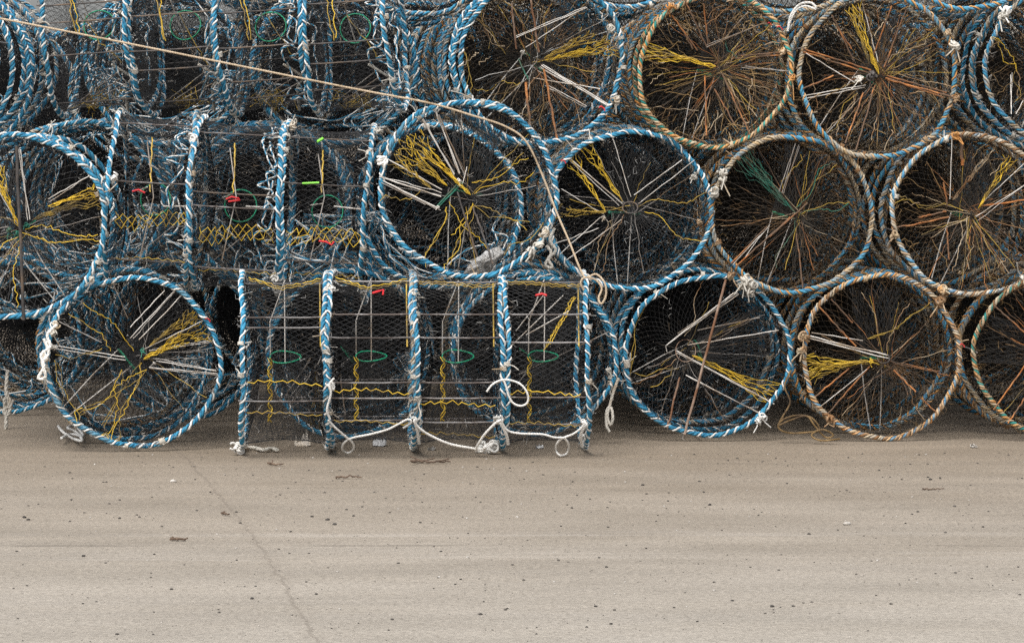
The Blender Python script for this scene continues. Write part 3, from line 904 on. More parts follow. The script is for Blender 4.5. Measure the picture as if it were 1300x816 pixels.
# ------------------------------------------------------------------ sideways pots
def side_row(hoops, yc, rpx, Y, yaw, roll, kinds, labels, seed, funnel, rods_px, dark=None):
    """pots lying side-on; hoops = pixel x of successive hoops at mid-height"""
    out = []
    for k in range(len(hoops) - 1):
        x0, x1 = hoops[k] + 2, hoops[k + 1] - 2
        yk = yc[k]
        a = at(x0, yk, Y + (k - 1.5) * math.tan(math.radians(yaw)) * .45)
        s = rpx * (Y - CAM.y) / F_PX / RAD
        ln = (x1 - x0) * (Y - CAM.y) / F_PX
        # local +Y must point to world +X : rotate -90 deg about Z (+yaw), roll tilts in the picture plane
        rot = (Matrix.Rotation(-roll[k] if isinstance(roll, list) else -roll, 3, 'Y') @ Matrix.Rotation(math.radians(yaw) - PI / 2, 3, 'Z')).to_euler()
        R3 = rot.to_matrix()
        base = a - R3 @ Vector((0, 0, RAD * s))
        # local angle convention: local x -> world -y (towards the camera is local +x)
        rods = []
        for py in rods_px[k]:
            v = max(-.98, min(.98, (yk - py) / rpx))
            rods.append(math.asin(v))
        rods += [PI - x + .12 for x in rods[1::2]]
        e, M = new_pot(base, rot, s, kinds[k], 2, False, seed * 17 + k, rods=rods, funnel=funnel[k], dark=(seed != 51), heavy=False, rodm={31: None, 41: 'mix', 51: 'dark'}[seed])
        e.scale = (s, ln / LEN, s)
        M = Matrix.Translation(base) @ R3.to_4x4() @ Matrix.Diagonal((s, ln / LEN, s, 1))
        tag(e, labels[k], 'crab pot', 'crab pots lying sideways')
        out.append((e, M))
    return out


def shell(M, px, py, R=RC + .006):
    """local point where the ray through the pixel first meets the drum's shell"""
    Mi = M.inverted(); C = Mi @ CAM; d = (Mi.to_3x3() @ ray(px, py)).normalized()
    cx, cz = C.x, C.z - RAD
    A = d.x ** 2 + d.z ** 2; Bq = 2 * (cx * d.x + cz * d.z); Cq = cx * cx + cz * cz - R * R
    disc = Bq * Bq - 4 * A * Cq
    t = (-Bq - math.sqrt(disc)) / (2 * A) if disc > 0 else -Bq / (2 * A)
    p = C + d * t
    return np.array(p)


def shell_line(e, M, pts, mat, r, name, zig=0.0, wl=.035, R=RC + .006):
    P = np.array([shell(M, *p, R) for p in pts])
    if zig:
        n = max(6, int(np.linalg.norm(P[-1] - P[0]) / (wl / 2)))
        t = np.linspace(0, len(P) - 1, n)
        Q = np.stack([np.interp(t, np.arange(len(P)), P[:, k]) for k in range(3)], axis=1)
        Q[:, 2] += zig * np.where(np.arange(n) % 2 == 0, 1, -1) * RNG.uniform(.5, 1.2, n) + RNG.standard_normal(n) * zig * .3 + zig * np.sin(np.arange(n) * .35)
        Q[1:-1, 1] += RNG.uniform(-.3, .3, n - 2) * wl * .5
        P = Q
    mb = MB(); mb.path(P, r, 0, 4)
    return link(name, mb.mesh(name, mat), e)


def inner_line(e, pts, mat, r, name):
    mb = MB(); mb.path(np.array(pts, float), r, 0, 4)
    return link(name, mb.mesh(name, mat), e)


S1 = side_row([308, 417, 526, 637, 743], [458, 457, 457, 457], 114.5, -.40, 2.5, 0, [B_, B_, B_, B_],
              ['left end pot of the low sideways row of four on the ground',
               'second pot from the left in the low sideways row, yellow cord hanging inside',
               'third pot from the left in the low sideways row, between two knotted white ropes',
               'right end pot of the low sideways row, beige rope coil on its corner'],
              31, [.30, .24, .33, .27],
              [[352, 394, 407, 504, 520], [349, 390, 420, 479, 500, 531], [350, 390, 420, 479, 500, 534], [350, 390, 426, 499, 537]])
tail = funnel_meshes(0)[3]
for k, (e, M) in enumerate(S1):
    x0, x1 = [(314, 409), (424, 519), (532, 629), (644, 737)][k]
    yz = [486, 497, 513, 499][k]
    t = link('bait_cord', tail, e); t.location = (.07, 0, RAD)
    shell_line(e, M, [(x0, yz), ((x0 + x1) / 2, yz - 1), (x1, yz + 1)], YELLOW, .0024, 'twine', .007, .05)
    shell_line(e, M, [(x0, yz + 38), (x1, yz + 40)], YELLOW_DIM, .002, 'twine', .006, .05)
    for d in (0, 3):
        shell_line(e, M, [(x0 + 2, 353 + d), ((x0 + x1) / 2 - 6, 365 + d), (x1 - 2, 353 + d)] if k < 2 else [(x0, 358 + d), (x1, 361 + d)], YELLOW if d == 0 and k < 2 else YELLOW_DIM, .0021, 'twine', .004, .04)
    shell_line(e, M, [(x1 - 3, 360), (x1 - 2, 440)], YELLOW_DIM, .004, 'twine')
for q in ((480, 370), ): shell_line(*S1[1], [(q[0] - 7, q[1] + 2), (q[0], q[1]), (q[0] + 7, q[1] - 2), (q[0] + 6, q[1] + 4)], RED, .006, 'clip')
shell_line(*S1[3], [(680, 375), (688, 373), (694, 375)], RED, .006, 'clip')
for a_, b_ in (((655, 420), (690, 375)), ((648, 440), (715, 375)), ((668, 425), (722, 395))):
    inner_line(S1[3][0], [shell(S1[3][1], *a_, R=.2), shell(S1[3][1], *b_, R=.4)], CORD, .0028, 'cord')
for d in (0, 4, 8):
    shell_line(*S1[3], [(690 + d, 445 - d), (727 + d * .5, 378)], YELLOW, .0028, 'twine', .003, R=.3)

S2 = side_row([146, 250, 362, 470], [251, 259, 266], 115, .06, 0, -math.radians(3.0), [B_, B_, B_],
              ['left pot of the tilted middle sideways row, beside the large blue pot',
               'centre pot of the tilted middle sideways row, red hook by its green ring',
               'right pot of the tilted middle sideways row, touching the bright blue end-on pot'],
              41, [1.45, 1.45, 1.5],
              [[150, 226, 330], [162, 240, 258, 340], [168, 228, 330]])
for k, (e, M) in enumerate(S2):
    x0, x1 = [(147, 240), (252, 350), (364, 460)][k]
    yy = [270, 286, 290][k]
    g = np.random.default_rng(k)
    mb = MB()
    n, rows = 10, 4
    nod = [[shell(M, x0 + (x1 - x0) * (i + .5 * (j % 2)) / (n - .4), yy + j * 6.5 + 3 * math.sin(i * .7 + k) + [0, 2, 0][k] * i / n, RC - .008) + g.standard_normal(3) * .006 for i in range(n)] for j in range(rows)]
    for j in range(rows - 1):
        A, Bn = np.array(nod[j]), np.array(nod[j + 1])
        mb.segs(A, Bn, .0017)
        if j % 2 == 0: mb.segs(A[1:], Bn[:-1], .0017)
        else: mb.segs(A[:-1], Bn[1:], .0017)
    link('yellow_net', mb.mesh('yellow_net', YELLOW), e)
    shell_line(e, M, [(x0, yy + 58), (x1, yy + 60)], YELLOW_DIM, .002, 'twine', .006, .05)
    shell_line(e, M, [(x0 + 40, 180 + k * 8), (x0 + 48, 250), (x0 + 30, 330)], CORD_GREY, .0032, 'cord')
    shell_line(e, M, [(x0 + 46, 175 + k * 8), (x0 + 44, 245)], YELLOW_DIM, .004, 'twine', .004, .03)
    shell_line(e, M, [(x0 + 20, 330), (x0 + 75, 285)], CORD_GREY, .003, 'cord', R=.25)
    shell_line(e, M, [(x0 + 60, 262), (x1, 262 + k * 2)], CORD, .004, 'cord', R=.38)
shell_line(*S2[1], [(287, 253), (294, 250), (303, 252), (305, 254), (290, 256)], RED, .005, 'clip')
shell_line(*S2[0], [(168, 243), (176, 241), (184, 245)], RED, .005, 'clip')
shell_line(*S2[2], [(405, 306), (414, 307), (421, 311), (424, 307)], RED, .005, 'clip')
shell_line(*S2[2], [(384, 233), (405, 232)], LIME, .005, 'tag')
shell_line(*S2[2], [(403, 180), (410, 176)], LIME, .008, 'tag')
for (px, py) in ((240, 300), (352, 365), (250, 180)):
    pass

S3 = side_row([73, 183, 291, 399, 505], [38, 38, 40, 42], 112, .42, -4.5, math.radians(4.0), [B_, B_, B_, B_],
              ['far left pot of the upper sideways row, next to the gap of pale sky',
               'second pot from the left in the upper sideways row under the beige rope',
               'third pot from the left in the upper sideways row under the beige rope',
               'right end pot of the upper sideways row, against the top-row blue pot'],
              51, [1.2, 1.2, 1.2, 1.2],
              [[10, 33, 76, 138], [24, 70, 95, 137], [20, 66, 110, 132], [8, 60, 86, 120]])
for k, (e, M) in enumerate(S3):
    x0, x1 = [(82, 172), (192, 280), (300, 388), (408, 494)][k]
    for d in (0, 6):
        q = RNG.uniform(-6, 6, 3)
        shell_line(e, M, [(x0 + d + 2 + q[0], -10), (x0 + 8 + d + q[1] * .5, 18), (x0 + 16 + d * .4, 48 + q[2])], YELLOW if d else YELLOW_DIM, .0026, 'twine', .0012, .05)
    q = RNG.uniform(-12, 12, 4)
    shell_line(e, M, [(x0 + 34 + q[0], 20), (x0 + 55 + q[1], 55 + q[2]), (x0 + 72, 85 + q[3])], YELLOW_DIM, .0024, 'twine', .006, .045, R=.35)
    for dd in (0, 8, 16):
        shell_line(e, M, [(x0 + 20 + dd, 128), (x0 + 70 + dd * .5, 90 + dd)], CORD_GREY, .0028, 'cord', R=.3)
    shell_line(e, M, [(x0 + 80, 140), (x0 + 78, 110), (x0 + 86, 98), (x0 + 60, 82)], WHITE_OLD, .008, 'bridle', R=.36)
    g = np.random.default_rng(60 + k)
    mb = MB()
    for _ in range(34):
        c0 = shell(M, x0 + 45 + g.normal() * 14, 128 + g.normal() * 6, .34)
        mb.path([c0, c0 + g.standard_normal(3) * .018, c0 + g.standard_normal(3) * .03], .0018, 0, 3)
    link('bait_net', mb.mesh('bait_net', YELLOW_DIM), e)
# white bindings at hoop feet
def lump(e, M, pts, mat=WHITE_OLD, size=.026, R=RC + .01, name='knot'):
    size *= .8
    for p in pts:
        g = np.random.default_rng(int(p[0]))
        mb = MB()
        c = shell(M, *p, R)
        for _ in range(8):
            t = np.linspace(0, 2 * PI * .8, 10)
            u, v = g.standard_normal((2, 3)); u /= np.linalg.norm(u); v -= u * (u @ v); v /= np.linalg.norm(v)
            mb.path(c + g.standard_normal(3) * size * .4 + size * .75 * (np.cos(t)[:, None] * u + np.sin(t)[:, None] * v), size * .24, 0, 5)
        link(name, mb.mesh(name, mat), e)

lump(*S1[0], [(303, 568)], WHITE, .03); lump(*S1[2], [(625, 566), (614, 571)], WHITE, .035); lump(*S1[1], [(419, 366), (421, 490)], WHITE, .02)
lump(*S1[3], [(742, 538), (740, 556)], WHITE, .02); lump(*S1[2], [(527, 531)], WHITE, .024); lump(*S1[3], [(634, 533)], WHITE, .026)
lump(*S2[1], [(350, 352), (352, 366), (247, 178)], WHITE, .028); lump(*S2[2], [(460, 368)], WHITE, .022); lump(*S2[0], [(146, 225)], WHITE, .022)
lump(*S2[2], [(372, 160), (480, 168)], WHITE_OLD, .022)


# ------------------------------------------------------------------ loose ropes
def rope_obj(name, pts, mat, r, label, smooth=6, twist=True, group=None, cat='rope'):
    P = np.array([tuple(p) for p in pts], float)
    # Catmull-Rom
    Q = []
    E = np.concatenate([[2 * P[0] - P[1]], P, [2 * P[-1] - P[-2]]])
    for i in range(1, len(E) - 2):
        for t in np.linspace(0, 1, smooth, endpoint=False):
            a, b, c, d = E[i - 1], E[i], E[i + 1], E[i + 2]
            Q.append(.5 * ((2 * b) + (-a + c) * t + (2 * a - 5 * b + 4 * c - d) * t * t + (-a + 3 * b - 3 * c + d) * t ** 3))
    Q.append(P[-1]); Q = np.array(Q)
    L = np.concatenate([[0], np.cumsum(np.linalg.norm(np.diff(Q, axis=0), axis=1))])
    n = max(20, int(L[-1] / (r * 1.6)))
    u = np.linspace(0, L[-1], n)
    Q = np.stack([np.interp(u, L, Q[:, k]) for k in range(3)], axis=1)
    T = np.gradient(Q, axis=0); T /= np.maximum(np.linalg.norm(T, axis=1), 1e-9)[:, None]
    mb = MB()
    U = np.zeros_like(Q); v = np.cross(T[0], [0.1, 1., 0.05])
    for k in range(n):
        v = v - T[k] * (v @ T[k]); v = v / max(np.linalg.norm(v), 1e-9); U[k] = v
    W = np.cross(T, U)
    for k in range(3):
        ph = u / (r * 7) * 2 * PI + k * 2 * PI / 3
        mb.path(Q + (U * np.cos(ph)[:, None] + W * np.sin(ph)[:, None]) * r * .5, r * .56, 0, 5)
    o = link(name, mb.mesh(name, mat))
    return tag(o, label, cat, group)


def on_s1(px, py, R=.475):
    """point just proud of the low sideways drums, or on the ground"""
    g_ = on_ground(px, py, .012)
    cz, cy = .455, -.40
    d = ray(px, py)
    A = d.y ** 2 + d.z ** 2
    oy, oz = CAM.y - cy, CAM.z - cz
    Bq = 2 * (oy * d.y + oz * d.z); Cq = oy * oy + oz * oz - R * R
    disc = Bq * Bq - 4 * A * Cq
    if disc <= 0: return g_
    p = CAM + d * ((-Bq - math.sqrt(disc)) / (2 * A))
    return p if p.z > .012 else g_


# long beige rope over the stack, ending in a knot and a hanging coil
pts = [at(-30, 18, -.30), at(120, 47, -.34), at(300, 83, -.40), at(450, 113, -.46), at(545, 131, -.52), at(600, 147, -.52), at(640, 160, -.52), at(668, 180, -.52),
       at(690, 226, -.53), at(706, 268, -.56), at(722, 305, -.62), at(738, 345, -.66), at(745, 352, -.67), at(757, 348, -.68), at(768, 360, -.70), at(769, 376, -.70), at(763, 386, -.70),
       at(760, 378, -.69), at(764, 366, -.68), at(756, 355, -.67), at(742, 352, -.68), at(737, 360, -.68), at(741, 368, -.67)]
rope_obj('rope', pts, TIE, .0058, 'long beige rope stretched over the stack, ending in a hanging coil')
# white rope along the foot of the low sideways pots
seg1 = [(417, 533), (424, 541), (433, 549), (441, 556), (447, 561), (449, 569), (442, 575), (435, 571), (436, 563), (446, 556), (470, 551), (492, 545), (506, 538), (518, 532), (522, 536), (512, 543)]
rope_obj('rope', [on_s1(*p) for p in seg1], WHITE, .0058, 'white rope with one drooping loop at the foot of the second low sideways pot')
seg2 = [(526, 532), (530, 541), (545, 552), (570, 563), (595, 568), (610, 570), (617, 567), (612, 573), (604, 571), (608, 562), (617, 549), (630, 536), (636, 533)]
rope_obj('rope', [on_s1(*p) for p in seg2], WHITE, .0068, 'white rope sagging to the ground under the third low sideways pot')
seg3 = [(636, 534), (644, 546), (660, 550), (688, 551), (703, 555), (716, 556), (722, 565), (720, 575), (712, 578), (706, 572), (707, 563), (714, 556), (727, 551), (738, 543), (743, 536)]
rope_obj('rope', [on_s1(*p) for p in seg3], WHITE, .0058, 'white rope with a round loop at the foot of the right end sideways pot')
seg4 = [(618, 497), (624, 489), (634, 483), (645, 482), (660, 487), (669, 498), (670, 510), (662, 515), (652, 512), (646, 503), (643, 492), (640, 484)]
rope_obj('rope', [on_s1(*p) for p in seg4], WHITE, .0056, 'thin white loop of rope hung on the fourth low sideways hoop')
rope_obj('rope', [on_s1(*p) for p in ((424, 480), (418, 488), (420, 500), (415, 520), (419, 532))], WHITE, .0062, 'short white rope tail on the second low sideways hoop')
rope_obj('rope', [on_s1(*p) for p in ((526, 534), (530, 548), (532, 563))], WHITE, .008, 'short white rope tail hanging from the third low sideways hoop')
rope_obj('rope', [on_s1(*p) for p in ((635, 536), (643, 552), (645, 564))], WHITE, .008, 'short white rope tail hanging from the fourth low sideways hoop')
rope_obj('rope', [on_s1(*p) for p in ((744, 538), (737, 552), (739, 566))], WHITE, .009, 'short white rope tail hanging from the last low sideways hoop')
rope_obj('rope', [on_ground(*p, .015) for p in ((308, 569), (322, 568), (335, 571), (345, 569), (352, 571))], WHITE_OLD, .011, 'dingy white rope end lying by the left low sideways pot')
# tan coil on the ground between two pots
g = np.random.default_rng(8)
cp = [(1004, 470), (996, 490), (1003, 510), (994, 528), (988, 542), (1000, 549), (1020, 549), (1040, 545), (1030, 530), (1012, 527), (995, 532), (988, 540), (1004, 533), (1024, 528), (1034, 540), (1048, 555), (1058, 552), (1044, 545), (1030, 552), (1042, 559), (1066, 557)]
rope_obj('rope', [at(x, y, .10 - .004 * i) + Vector((0, 0, 0)) for i, (x, y) in enumerate(cp)], WEED, .0052, 'tangled tan rope lying on the ground left of the tan-roped pot')
# hanging bridle between sideways pots and the blue bottom pot, with a metal ring
br = rope_obj('rope', [at(x, y, .05) for x, y in ((785, 480), (778, 500), (774, 515), (771, 528), (775, 540), (778, 530), (775, 516), (770, 522), (770, 540), (774, 548))], WHITE_OLD, .0085, 'grey knotted rope hanging left of the bottom pot with the brown stay')
rope_obj('rope', [at(x, y, -.5) for x, y in ((72, 412), (60, 425), (64, 440), (52, 450), (56, 465), (48, 480), (58, 478), (54, 460), (62, 448), (56, 430))], WHITE, .009, 'knotted white rope looped on the left rim of the free-standing pot')
rope_obj('rope', [on_ground(x, y, .02 + .02 * (i % 2)) + Vector((0, -.0, 0)) for i, (x, y) in enumerate(((74, 541), (80, 548), (92, 556), (104, 559), (98, 549), (86, 543), (95, 541), (106, 553), (90, 551), (78, 556)))], WHITE, .008, 'tangled white rope under the left side of the free-standing pot')
rope_obj('rope', [at(x, y, .9) for x, y in ((10, 470), (8, 495), (12, 515), (4, 520), (10, 528), (14, 510), (6, 505), (8, 530), (7, 549))], WHITE_OLD, .012, 'dingy rope bundle hanging at the left edge of the bottom row')
rope_obj('rope', [at(x, y, -.05) for x, y in ((704, 290), (698, 305), (706, 318), (696, 328), (702, 340), (692, 336), (700, 322), (694, 312))], WHITE_OLD, .009, 'knotted grey rope bundle between the bright blue pot and its right neighbour')
rope_obj('rope', [at(x, y, .10) for x, y in ((1002, 30), (1010, 14), (1022, 8), (1036, 12), (1030, 4), (1015, 6), (1004, 20), (1000, 40))], WHITE, .007, 'white rope loop over the top of the teal and orange top pot')

# ------------------------------------------------------------------ plastic sheet inside the bright blue pot
def slab(name, outline, Y, th, mat, label, cat, bulge=.02, n=7):
    """a crumpled sheet: outline polygon filled as a fan of rings, with thickness"""
    P = [at(x, y, Y) for x, y in outline]
    c = sum(P, Vector()) / len(P)
    g = np.random.default_rng(len(outline))
    V = []; m = len(P) * 3
    E = []
    for i in range(len(P)):
        for k in range(3):
            E.append(P[i].lerp(P[(i + 1) % len(P)], k / 3))
    for side in (0, 1):
        for ringi in range(5):
            f = 1 - ringi / 4
            for p in E:
                q = c.lerp(p, f)
                V.append([q.x, q.y + side * th + bulge * (g.random() - .5) * (1 if ringi else .6) - bulge * (1 - f), q.z + .004 * g.standard_normal()])
    Q = []
    for side in (0, 1):
        o = side * 5 * m
        for r_ in range(4):
            for i in range(m):
                j = (i + 1) % m
                q = (o + r_ * m + i, o + r_ * m + j, o + (r_ + 1) * m + j, o + (r_ + 1) * m + i)
                Q.append(q if side == 0 else q[::-1])
    for i in range(m):
        j = (i + 1) % m
        Q.append((i, 5 * m + i, 5 * m + j, j))
    mb = MB(); mb.add(V, Q)
    return tag(link(name, mb.mesh(name, mat)), label, cat)


slab('plastic_sheet', [(586, 349), (600, 332), (616, 320), (634, 313), (640, 321), (630, 332), (622, 345), (604, 350)], -.30, .012, SHELL,
     'crumpled white plastic sheet inside the foot of the bright blue pot', 'plastic sheet', .03)


def litter(name, x, y, w, h, mat, label, cat, seed, hz=.02):
    c = on_ground(x, y)
    g = np.random.default_rng(seed)
    k = 244 / 1.0
    nx, ny = 7, 4
    V = []
    for s in (0, 1):
        for i in range(nx + 1):
            for j in range(ny + 1):
                u, v = i / nx - .5, j / ny - .5
                ed = 1 - .25 * (abs(u) * 2) ** 3 - .2 * g.random()
                V.append([c.x + u * w * ed, c.y + v * w * .6 * ed + .01 * g.standard_normal(), c.z + .003 + .003 * s + max(0, hz * (.5 + .8 * g.standard_normal()) * (1 - 2 * abs(v)))])
    Q = []
    m = (nx + 1) * (ny + 1)
    for i in range(nx):
        for j in range(ny):
            a = i * (ny + 1) + j
            q = (a, a + ny + 1, a + ny + 2, a + 1)
            Q.append(q[::-1]); Q.append(tuple(t + m for t in q))
    mb = MB(); mb.add(V, Q)
    return tag(link(name, mb.mesh(name, mat)), label, cat)


litter('rag', 384, 566, .12, .03, PAPER, 'crumpled beige rag on the ground under the left low sideways pot', 'rag', 1, .045)
litter('wrapper', 482, 566, .10, .03, SHELL, 'small pale wrapper on the ground under the second low sideways pot', 'wrapper', 2, .03)
litter('paper_scrap', 548, 571, .06, .02, SHELL, 'flat white scrap beneath the third low sideways pot', 'scrap', 3, .01)
litter('paper_scrap', 685, 569, .06, .02, SHELL, 'flat white scrap beneath the right low sideways pot', 'scrap', 4, .01)
litter('leaf', 1236, 568, .05, .02, PALE_STONE, 'small pale dry leaf on the ground at right', 'leaf', 5, .01)


def twig(pts, r, label, branches=0, seed=0, mat=WOOD):
    g = np.random.default_rng(seed)
    P = np.array([tuple(on_ground(x, y, r + .001)) for x, y in pts])
    mb = MB()
    n = 14
    t = np.linspace(0, len(P) - 1, n)
    Q = np.stack([np.interp(t, np.arange(len(P)), P[:, k]) for k in range(3)], axis=1)
    Q[:, :2] += g.standard_normal((n, 2)) * .004; Q[:, 2] += np.abs(g.standard_normal(n)) * .004
    mb.path(Q, np.linspace(r, r * .5, n), 0, 5)
    for b in range(branches):
        k = g.integers(2, n - 3); d = np.array([g.uniform(-.09, .09), g.uniform(-.12, .12), .012])
        mb.path([Q[k], Q[k] + d * .5 + g.standard_normal(3) * .005, Q[k] + d], r * .5, 0, 4)
    tag(link('twig', mb.mesh('twig', mat)), label, 'twig')


twig([(522, 585), (545, 587), (572, 586)], .007, 'forked dark twig on the ground in front of the third low sideways pot', 4, 1)
twig([(340, 589), (358, 590)], .006, 'short dark twig on the ground in front of the left low sideways pot', 1, 2)
twig([(425, 606), (440, 606), (457, 606)], .006, 'thin straight twig on the bare concrete below the second low sideways pot', 0, 3)
twig([(282, 652), (290, 653)], .006, 'tiny twig beside the crack in the concrete', 0, 4)
twig([(1172, 621), (1200, 621)], .004, 'thin broken twig on the concrete at far right', 0, 5)
twig([(218, 684), (238, 685)], .007, 'dark splinter on the concrete left of the crack', 0, 6)

peb = [(31, 657, 9), (36, 660, 8), (152, 658, 7), (286, 603, 4), (300, 650, 6), (305, 664, 6), (396, 656, 7), (416, 660, 9), (425, 666, 9), (449, 655, 6), (106, 706, 7),
       (392, 597, 5), (475, 625, 5), (527, 609, 5), (435, 611, 5), (816, 616, 8), (901, 641, 8), (1181, 609, 9), (1178, 606, 6), (1212, 643, 7), (888, 611, 6), (726, 645, 6),
       (848, 636, 5), (1200, 676, 6), (1248, 669, 6), (1027, 678, 7), (1077, 581, 6), (881, 577, 6), (936, 582, 6), (680, 624, 4), (712, 668, 5), (963, 654, 5), (1064, 673, 5), (250, 648, 5),
       (560, 700, 5), (770, 720, 6), (320, 760, 7), (980, 770, 8), (610, 780, 7)]
gp = np.random.default_rng(21)
near = lambda x: 'left' if x < 450 else ('right' if x > 850 else 'middle')
for i, (x, y, s) in enumerate(peb):
    mb = MB()
    r = s / 2 / 540.0
    mb.blob((0, 0, r * .35), r, 0, i, (1.25, 1.0, .65), .22)
    o = link('pebble', mb.mesh('pebble', STONE))
    o.location = on_ground(x, y); o.rotation_euler = (0, 0, gp.random() * 6.28)
    tag(o, 'small dark pebble lying loose on the bare concrete', 'pebble', 'loose dark pebbles on the concrete')
mb = MB(); mb.blob((0, 0, .005), .014, 0, 3, (1.2, 1, .6))
o = link('pebble', mb.mesh('pebble', PALE_STONE)); o.location = on_ground(220, 612)
tag(o, 'single pale pebble on the concrete beside the crack', 'pebble')
mb = MB(); mb.blob((0, 0, .005), .013, 0, 4, (1.2, 1, .6))
o = link('pebble', mb.mesh('pebble', PALE_STONE)); o.location = on_ground(1075, 666)
tag(o, 'single pale pebble on the concrete at right', 'pebble')
# fine grit nobody could count
mb = MB()
gg = np.random.default_rng(4)
for i in range(1500):
    x = gg.uniform(-2.9, 2.9); y = -gg.uniform(.4, 7.6)
    r = .0022 + .004 * gg.random() ** 3
    mb.blob((x, y, r * .3), r, 0 if gg.random() < .8 else 1, i, (1.2, 1, .6), .2, 5, 3)
tag(link('gravel', mb.mesh('gravel', [STONE, PALE_STONE])), 'fine dark grit scattered over the concrete', 'gravel', kind='stuff')

# ------------------------------------------------------------------ ground
def ground_mat():
    m = bpy.data.materials.new('worn_concrete')
    N, L = nodes_of(m)
    b = N['Principled BSDF']; b.inputs['Roughness'].default_value = .88; b.inputs['Specular IOR Level'].default_value = .25
    tc = N.new('ShaderNodeTexCoord')
    def noise(scale, vec_scale=(1, 1, 1), detail=6, rough=.6):
        mp = N.new('ShaderNodeMapping'); mp.inputs['Scale'].default_value = vec_scale
        L.new(tc.outputs['Object'], mp.inputs['Vector'])
        n = N.new('ShaderNodeTexNoise'); n.inputs['Scale'].default_value = scale; n.inputs['Detail'].default_value = detail; n.inputs['Roughness'].default_value = rough
        L.new(mp.outputs[0], n.inputs['Vector']); return n.outputs['Fac']
    def ramp(fac, p0, c0, p1, c1):
        r = N.new('ShaderNodeValToRGB')
        r.color_ramp.elements[0].position = p0; r.color_ramp.elements[0].color = (*c0, 1)
        r.color_ramp.elements[1].position = p1; r.color_ramp.elements[1].color = (*c1, 1)
        L.new(fac, r.inputs['Fac']); return r.outputs['Color']
    def mix(fac, a, b_, mode='MIX'):
        x = N.new('ShaderNodeMix'); x.data_type = 'RGBA'; x.blend_type = mode
        if isinstance(fac, float): x.inputs['Factor'].default_value = fac
        else: L.new(fac, x.inputs['Factor'])
        for s, v in (('A', a), ('B', b_)):
            if isinstance(v, tuple): x.inputs[s].default_value = (*v, 1)
            else: L.new(v, x.inputs[s])
        return x.outputs['Result']
    def math_(op, a, b_=None):
        x = N.new('ShaderNodeMath'); x.operation = op
        for i, v in enumerate((a, b_)):
            if v is None: continue
            if isinstance(v, (int, float)): x.inputs[i].default_value = v
            else: L.new(v, x.inputs[i])
        return x.outputs[0]
    sep = N.new('ShaderNodeSeparateXYZ'); L.new(tc.outputs['Object'], sep.inputs[0])
    X, Y = sep.outputs['X'], sep.outputs['Y']
    # brownish worn strip along the stack, greyer towards the roadway, edge broken by noise
    brk = noise(.9, (.25, 1, 1))
    yy = math_('ADD', Y, math_('MULTIPLY', brk, 3.0))
    strip = N.new('ShaderNodeMapRange'); strip.inputs['From Min'].default_value = -5.0; strip.inputs['From Max'].default_value = 1.2
    L.new(yy, strip.inputs['Value'])
    base = mix(strip.outputs[0], (.325, .297, .256), (.240, .199, .153))
    streak = ramp(noise(2.0, (.16, 1.7, 1), 8, .7), .34, (.91, .91, .915), .66, (1.06, 1.055, 1.05))
    base = mix(1.0, base, streak, 'MULTIPLY')
    blot = ramp(noise(1.3, (.6, 1.2, 1), 6, .6), .3, (.84, .83, .81), .7, (1.12, 1.12, 1.12))
    base = mix(1.0, base, blot, 'MULTIPLY')
    fine = ramp(noise(38, (1, 1, 1), 10, .85), .30, (.55, .54, .53), .68, (1.32, 1.32, 1.32))
    base = mix(1.0, base, fine, 'MULTIPLY')
    spk = ramp(noise(75, (.8, 1, 1), 3, .6), .33, (.50, .48, .45), .41, (1, 1, 1))
    base = mix(1.0, base, spk, 'MULTIPLY')
    # pale worn seams running parallel to the stack
    for y0, w, k in ((-3.75, .06, .16), (-4.45, .12, .16)):
        d = math_('ABSOLUTE', math_('ADD', math_('SUBTRACT', Y, y0), math_('MULTIPLY', math_('SUBTRACT', noise(1.5, (.3, 1, 1), 4), .5), .30)))
        f = math_('MULTIPLY', math_('MULTIPLY', math_('LESS_THAN', d, w), k), ramp(noise(4, (.15, 2, 1), 6, .7), .45, (0, 0, 0), .62, (1, 1, 1)))
        base = mix(f, base, (.52, .49, .45))
    dj = math_('ABSOLUTE', math_('ADD', math_('SUBTRACT', Y, -4.12), math_('MULTIPLY', math_('SUBTRACT', noise(2.5, (.3, 1, 1), 4), .5), .08)))
    f = math_('MULTIPLY', math_('LESS_THAN', dj, .014), ramp(noise(3, (.3, 2, 1), 5), .5, (0, 0, 0), .58, (.6, .6, .6)))
    base = mix(f, base, (.10, .085, .07))
    # the crack: x as a function of y
    p0, p1, p2 = on_ground(226, 573), on_ground(296, 650), on_ground(352, 728)
    cf = np.polyfit([p0.y, p1.y, p2.y], [p0.x, p1.x, p2.x], 2)
    xc = math_('ADD', math_('ADD', math_('MULTIPLY', math_('MULTIPLY', Y, Y), float(cf[0])), math_('MULTIPLY', Y, float(cf[1]))), float(cf[2]))
    dx = math_('ABSOLUTE', math_('ADD', math_('SUBTRACT', X, xc), math_('ADD', math_('MULTIPLY', math_('SUBTRACT', noise(7, (1, 1, 1), 5), .5), .07), math_('MULTIPLY', math_('SUBTRACT', noise(1.5), .5), .06))))
    cr = math_('MULTIPLY', math_('LESS_THAN', dx, math_('MULTIPLY', noise(9, (1, 1, 1), 4), .013)), .26)
    base = mix(cr, base, (.10, .082, .066))
    halo = N.new('ShaderNodeMapRange'); halo.inputs['From Min'].default_value = .06; halo.inputs['From Max'].default_value = 0.0; halo.inputs['To Max'].default_value = .14
    L.new(dx, halo.inputs['Value'])
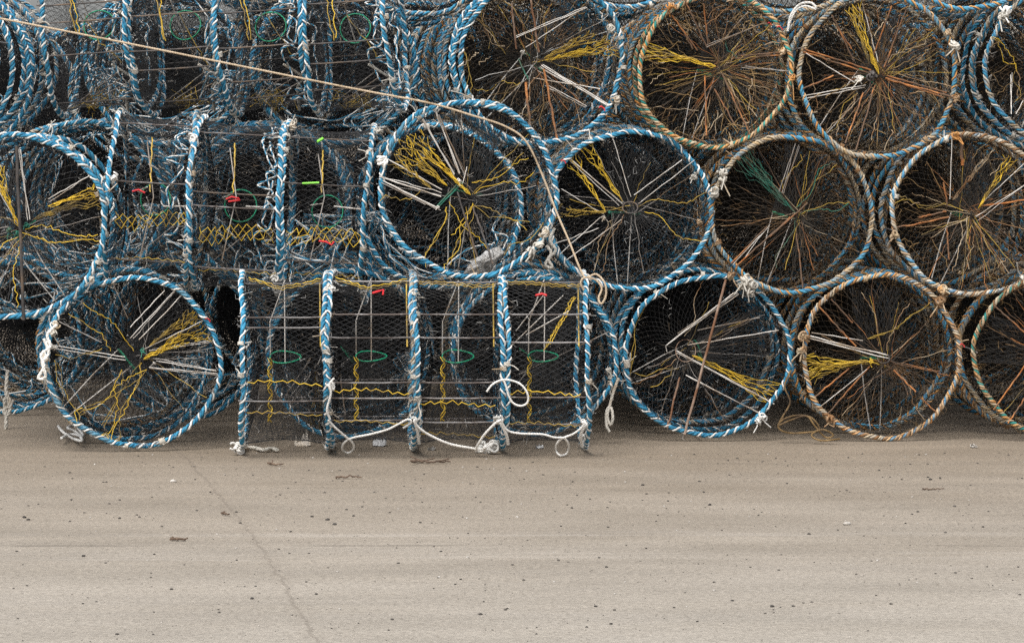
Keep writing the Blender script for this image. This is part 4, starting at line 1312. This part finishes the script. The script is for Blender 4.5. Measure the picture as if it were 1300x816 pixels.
    base = mix(halo.outputs[0], base, (.18, .15, .12))
    L.new(base, b.inputs['Base Color'])
    bp = N.new('ShaderNodeBump'); bp.inputs['Strength'].default_value = .5; bp.inputs['Distance'].default_value = .006
    L.new(noise(60, (1, 1, 1), 8, .7), bp.inputs['Height']); L.new(bp.outputs[0], b.inputs['Normal'])
    return m


mb = MB()
S = 2500.0
mb.add([(-S, -S, 0), (S, -S, 0), (S, S, 0), (-S, S, 0)], [(0, 1, 2, 3)])
tag(link('ground', mb.mesh('ground', ground_mat())), 'worn brown grey concrete quay in front of the pots', 'ground', kind='structure')

# ------------------------------------------------------------------ light: bright overcast
SUN_EL, SUN_AZ = math.radians(58), math.radians(25)      # azimuth measured from behind the camera towards the left
sd = bpy.data.lights.new('sun', 'SUN'); sd.energy = 1.5; sd.angle = math.radians(25); sd.color = (1, .97, .93)
so = bpy.data.objects.new('sun', sd); COL.objects.link(so)
to_sun = Vector((-math.sin(SUN_AZ) * math.cos(SUN_EL), -math.cos(SUN_AZ) * math.cos(SUN_EL), math.sin(SUN_EL)))
so.rotation_euler = to_sun.to_track_quat('Z', 'Y').to_euler()
so.location = (0, -6, 12)
w = bpy.data.worlds.new('World'); SC.world = w; w.use_nodes = True
N, L = w.node_tree.nodes, w.node_tree.links
sky = N.new('ShaderNodeTexSky'); sky.sky_type = 'NISHITA'; sky.sun_disc = False
sky.sun_elevation = SUN_EL; sky.sun_rotation = math.atan2(to_sun.x, to_sun.y)
sky.air_density = 1.0; sky.dust_density = 4.0; sky.ozone_density = 1.0
hs = N.new('ShaderNodeHueSaturation'); hs.inputs['Saturation'].default_value = .25
L.new(sky.outputs[0], hs.inputs['Color']); L.new(hs.outputs[0], N['Background'].inputs['Color'])
N['Background'].inputs['Strength'].default_value = .15
vs = SC.view_settings
vs.view_transform = 'Standard'; vs.look = 'None'; vs.exposure = 0.6; vs.gamma = 1.0; vs.use_curve_mapping = False
SC.cycles.max_bounces = 5; SC.cycles.diffuse_bounces = 3; SC.cycles.use_denoising = False
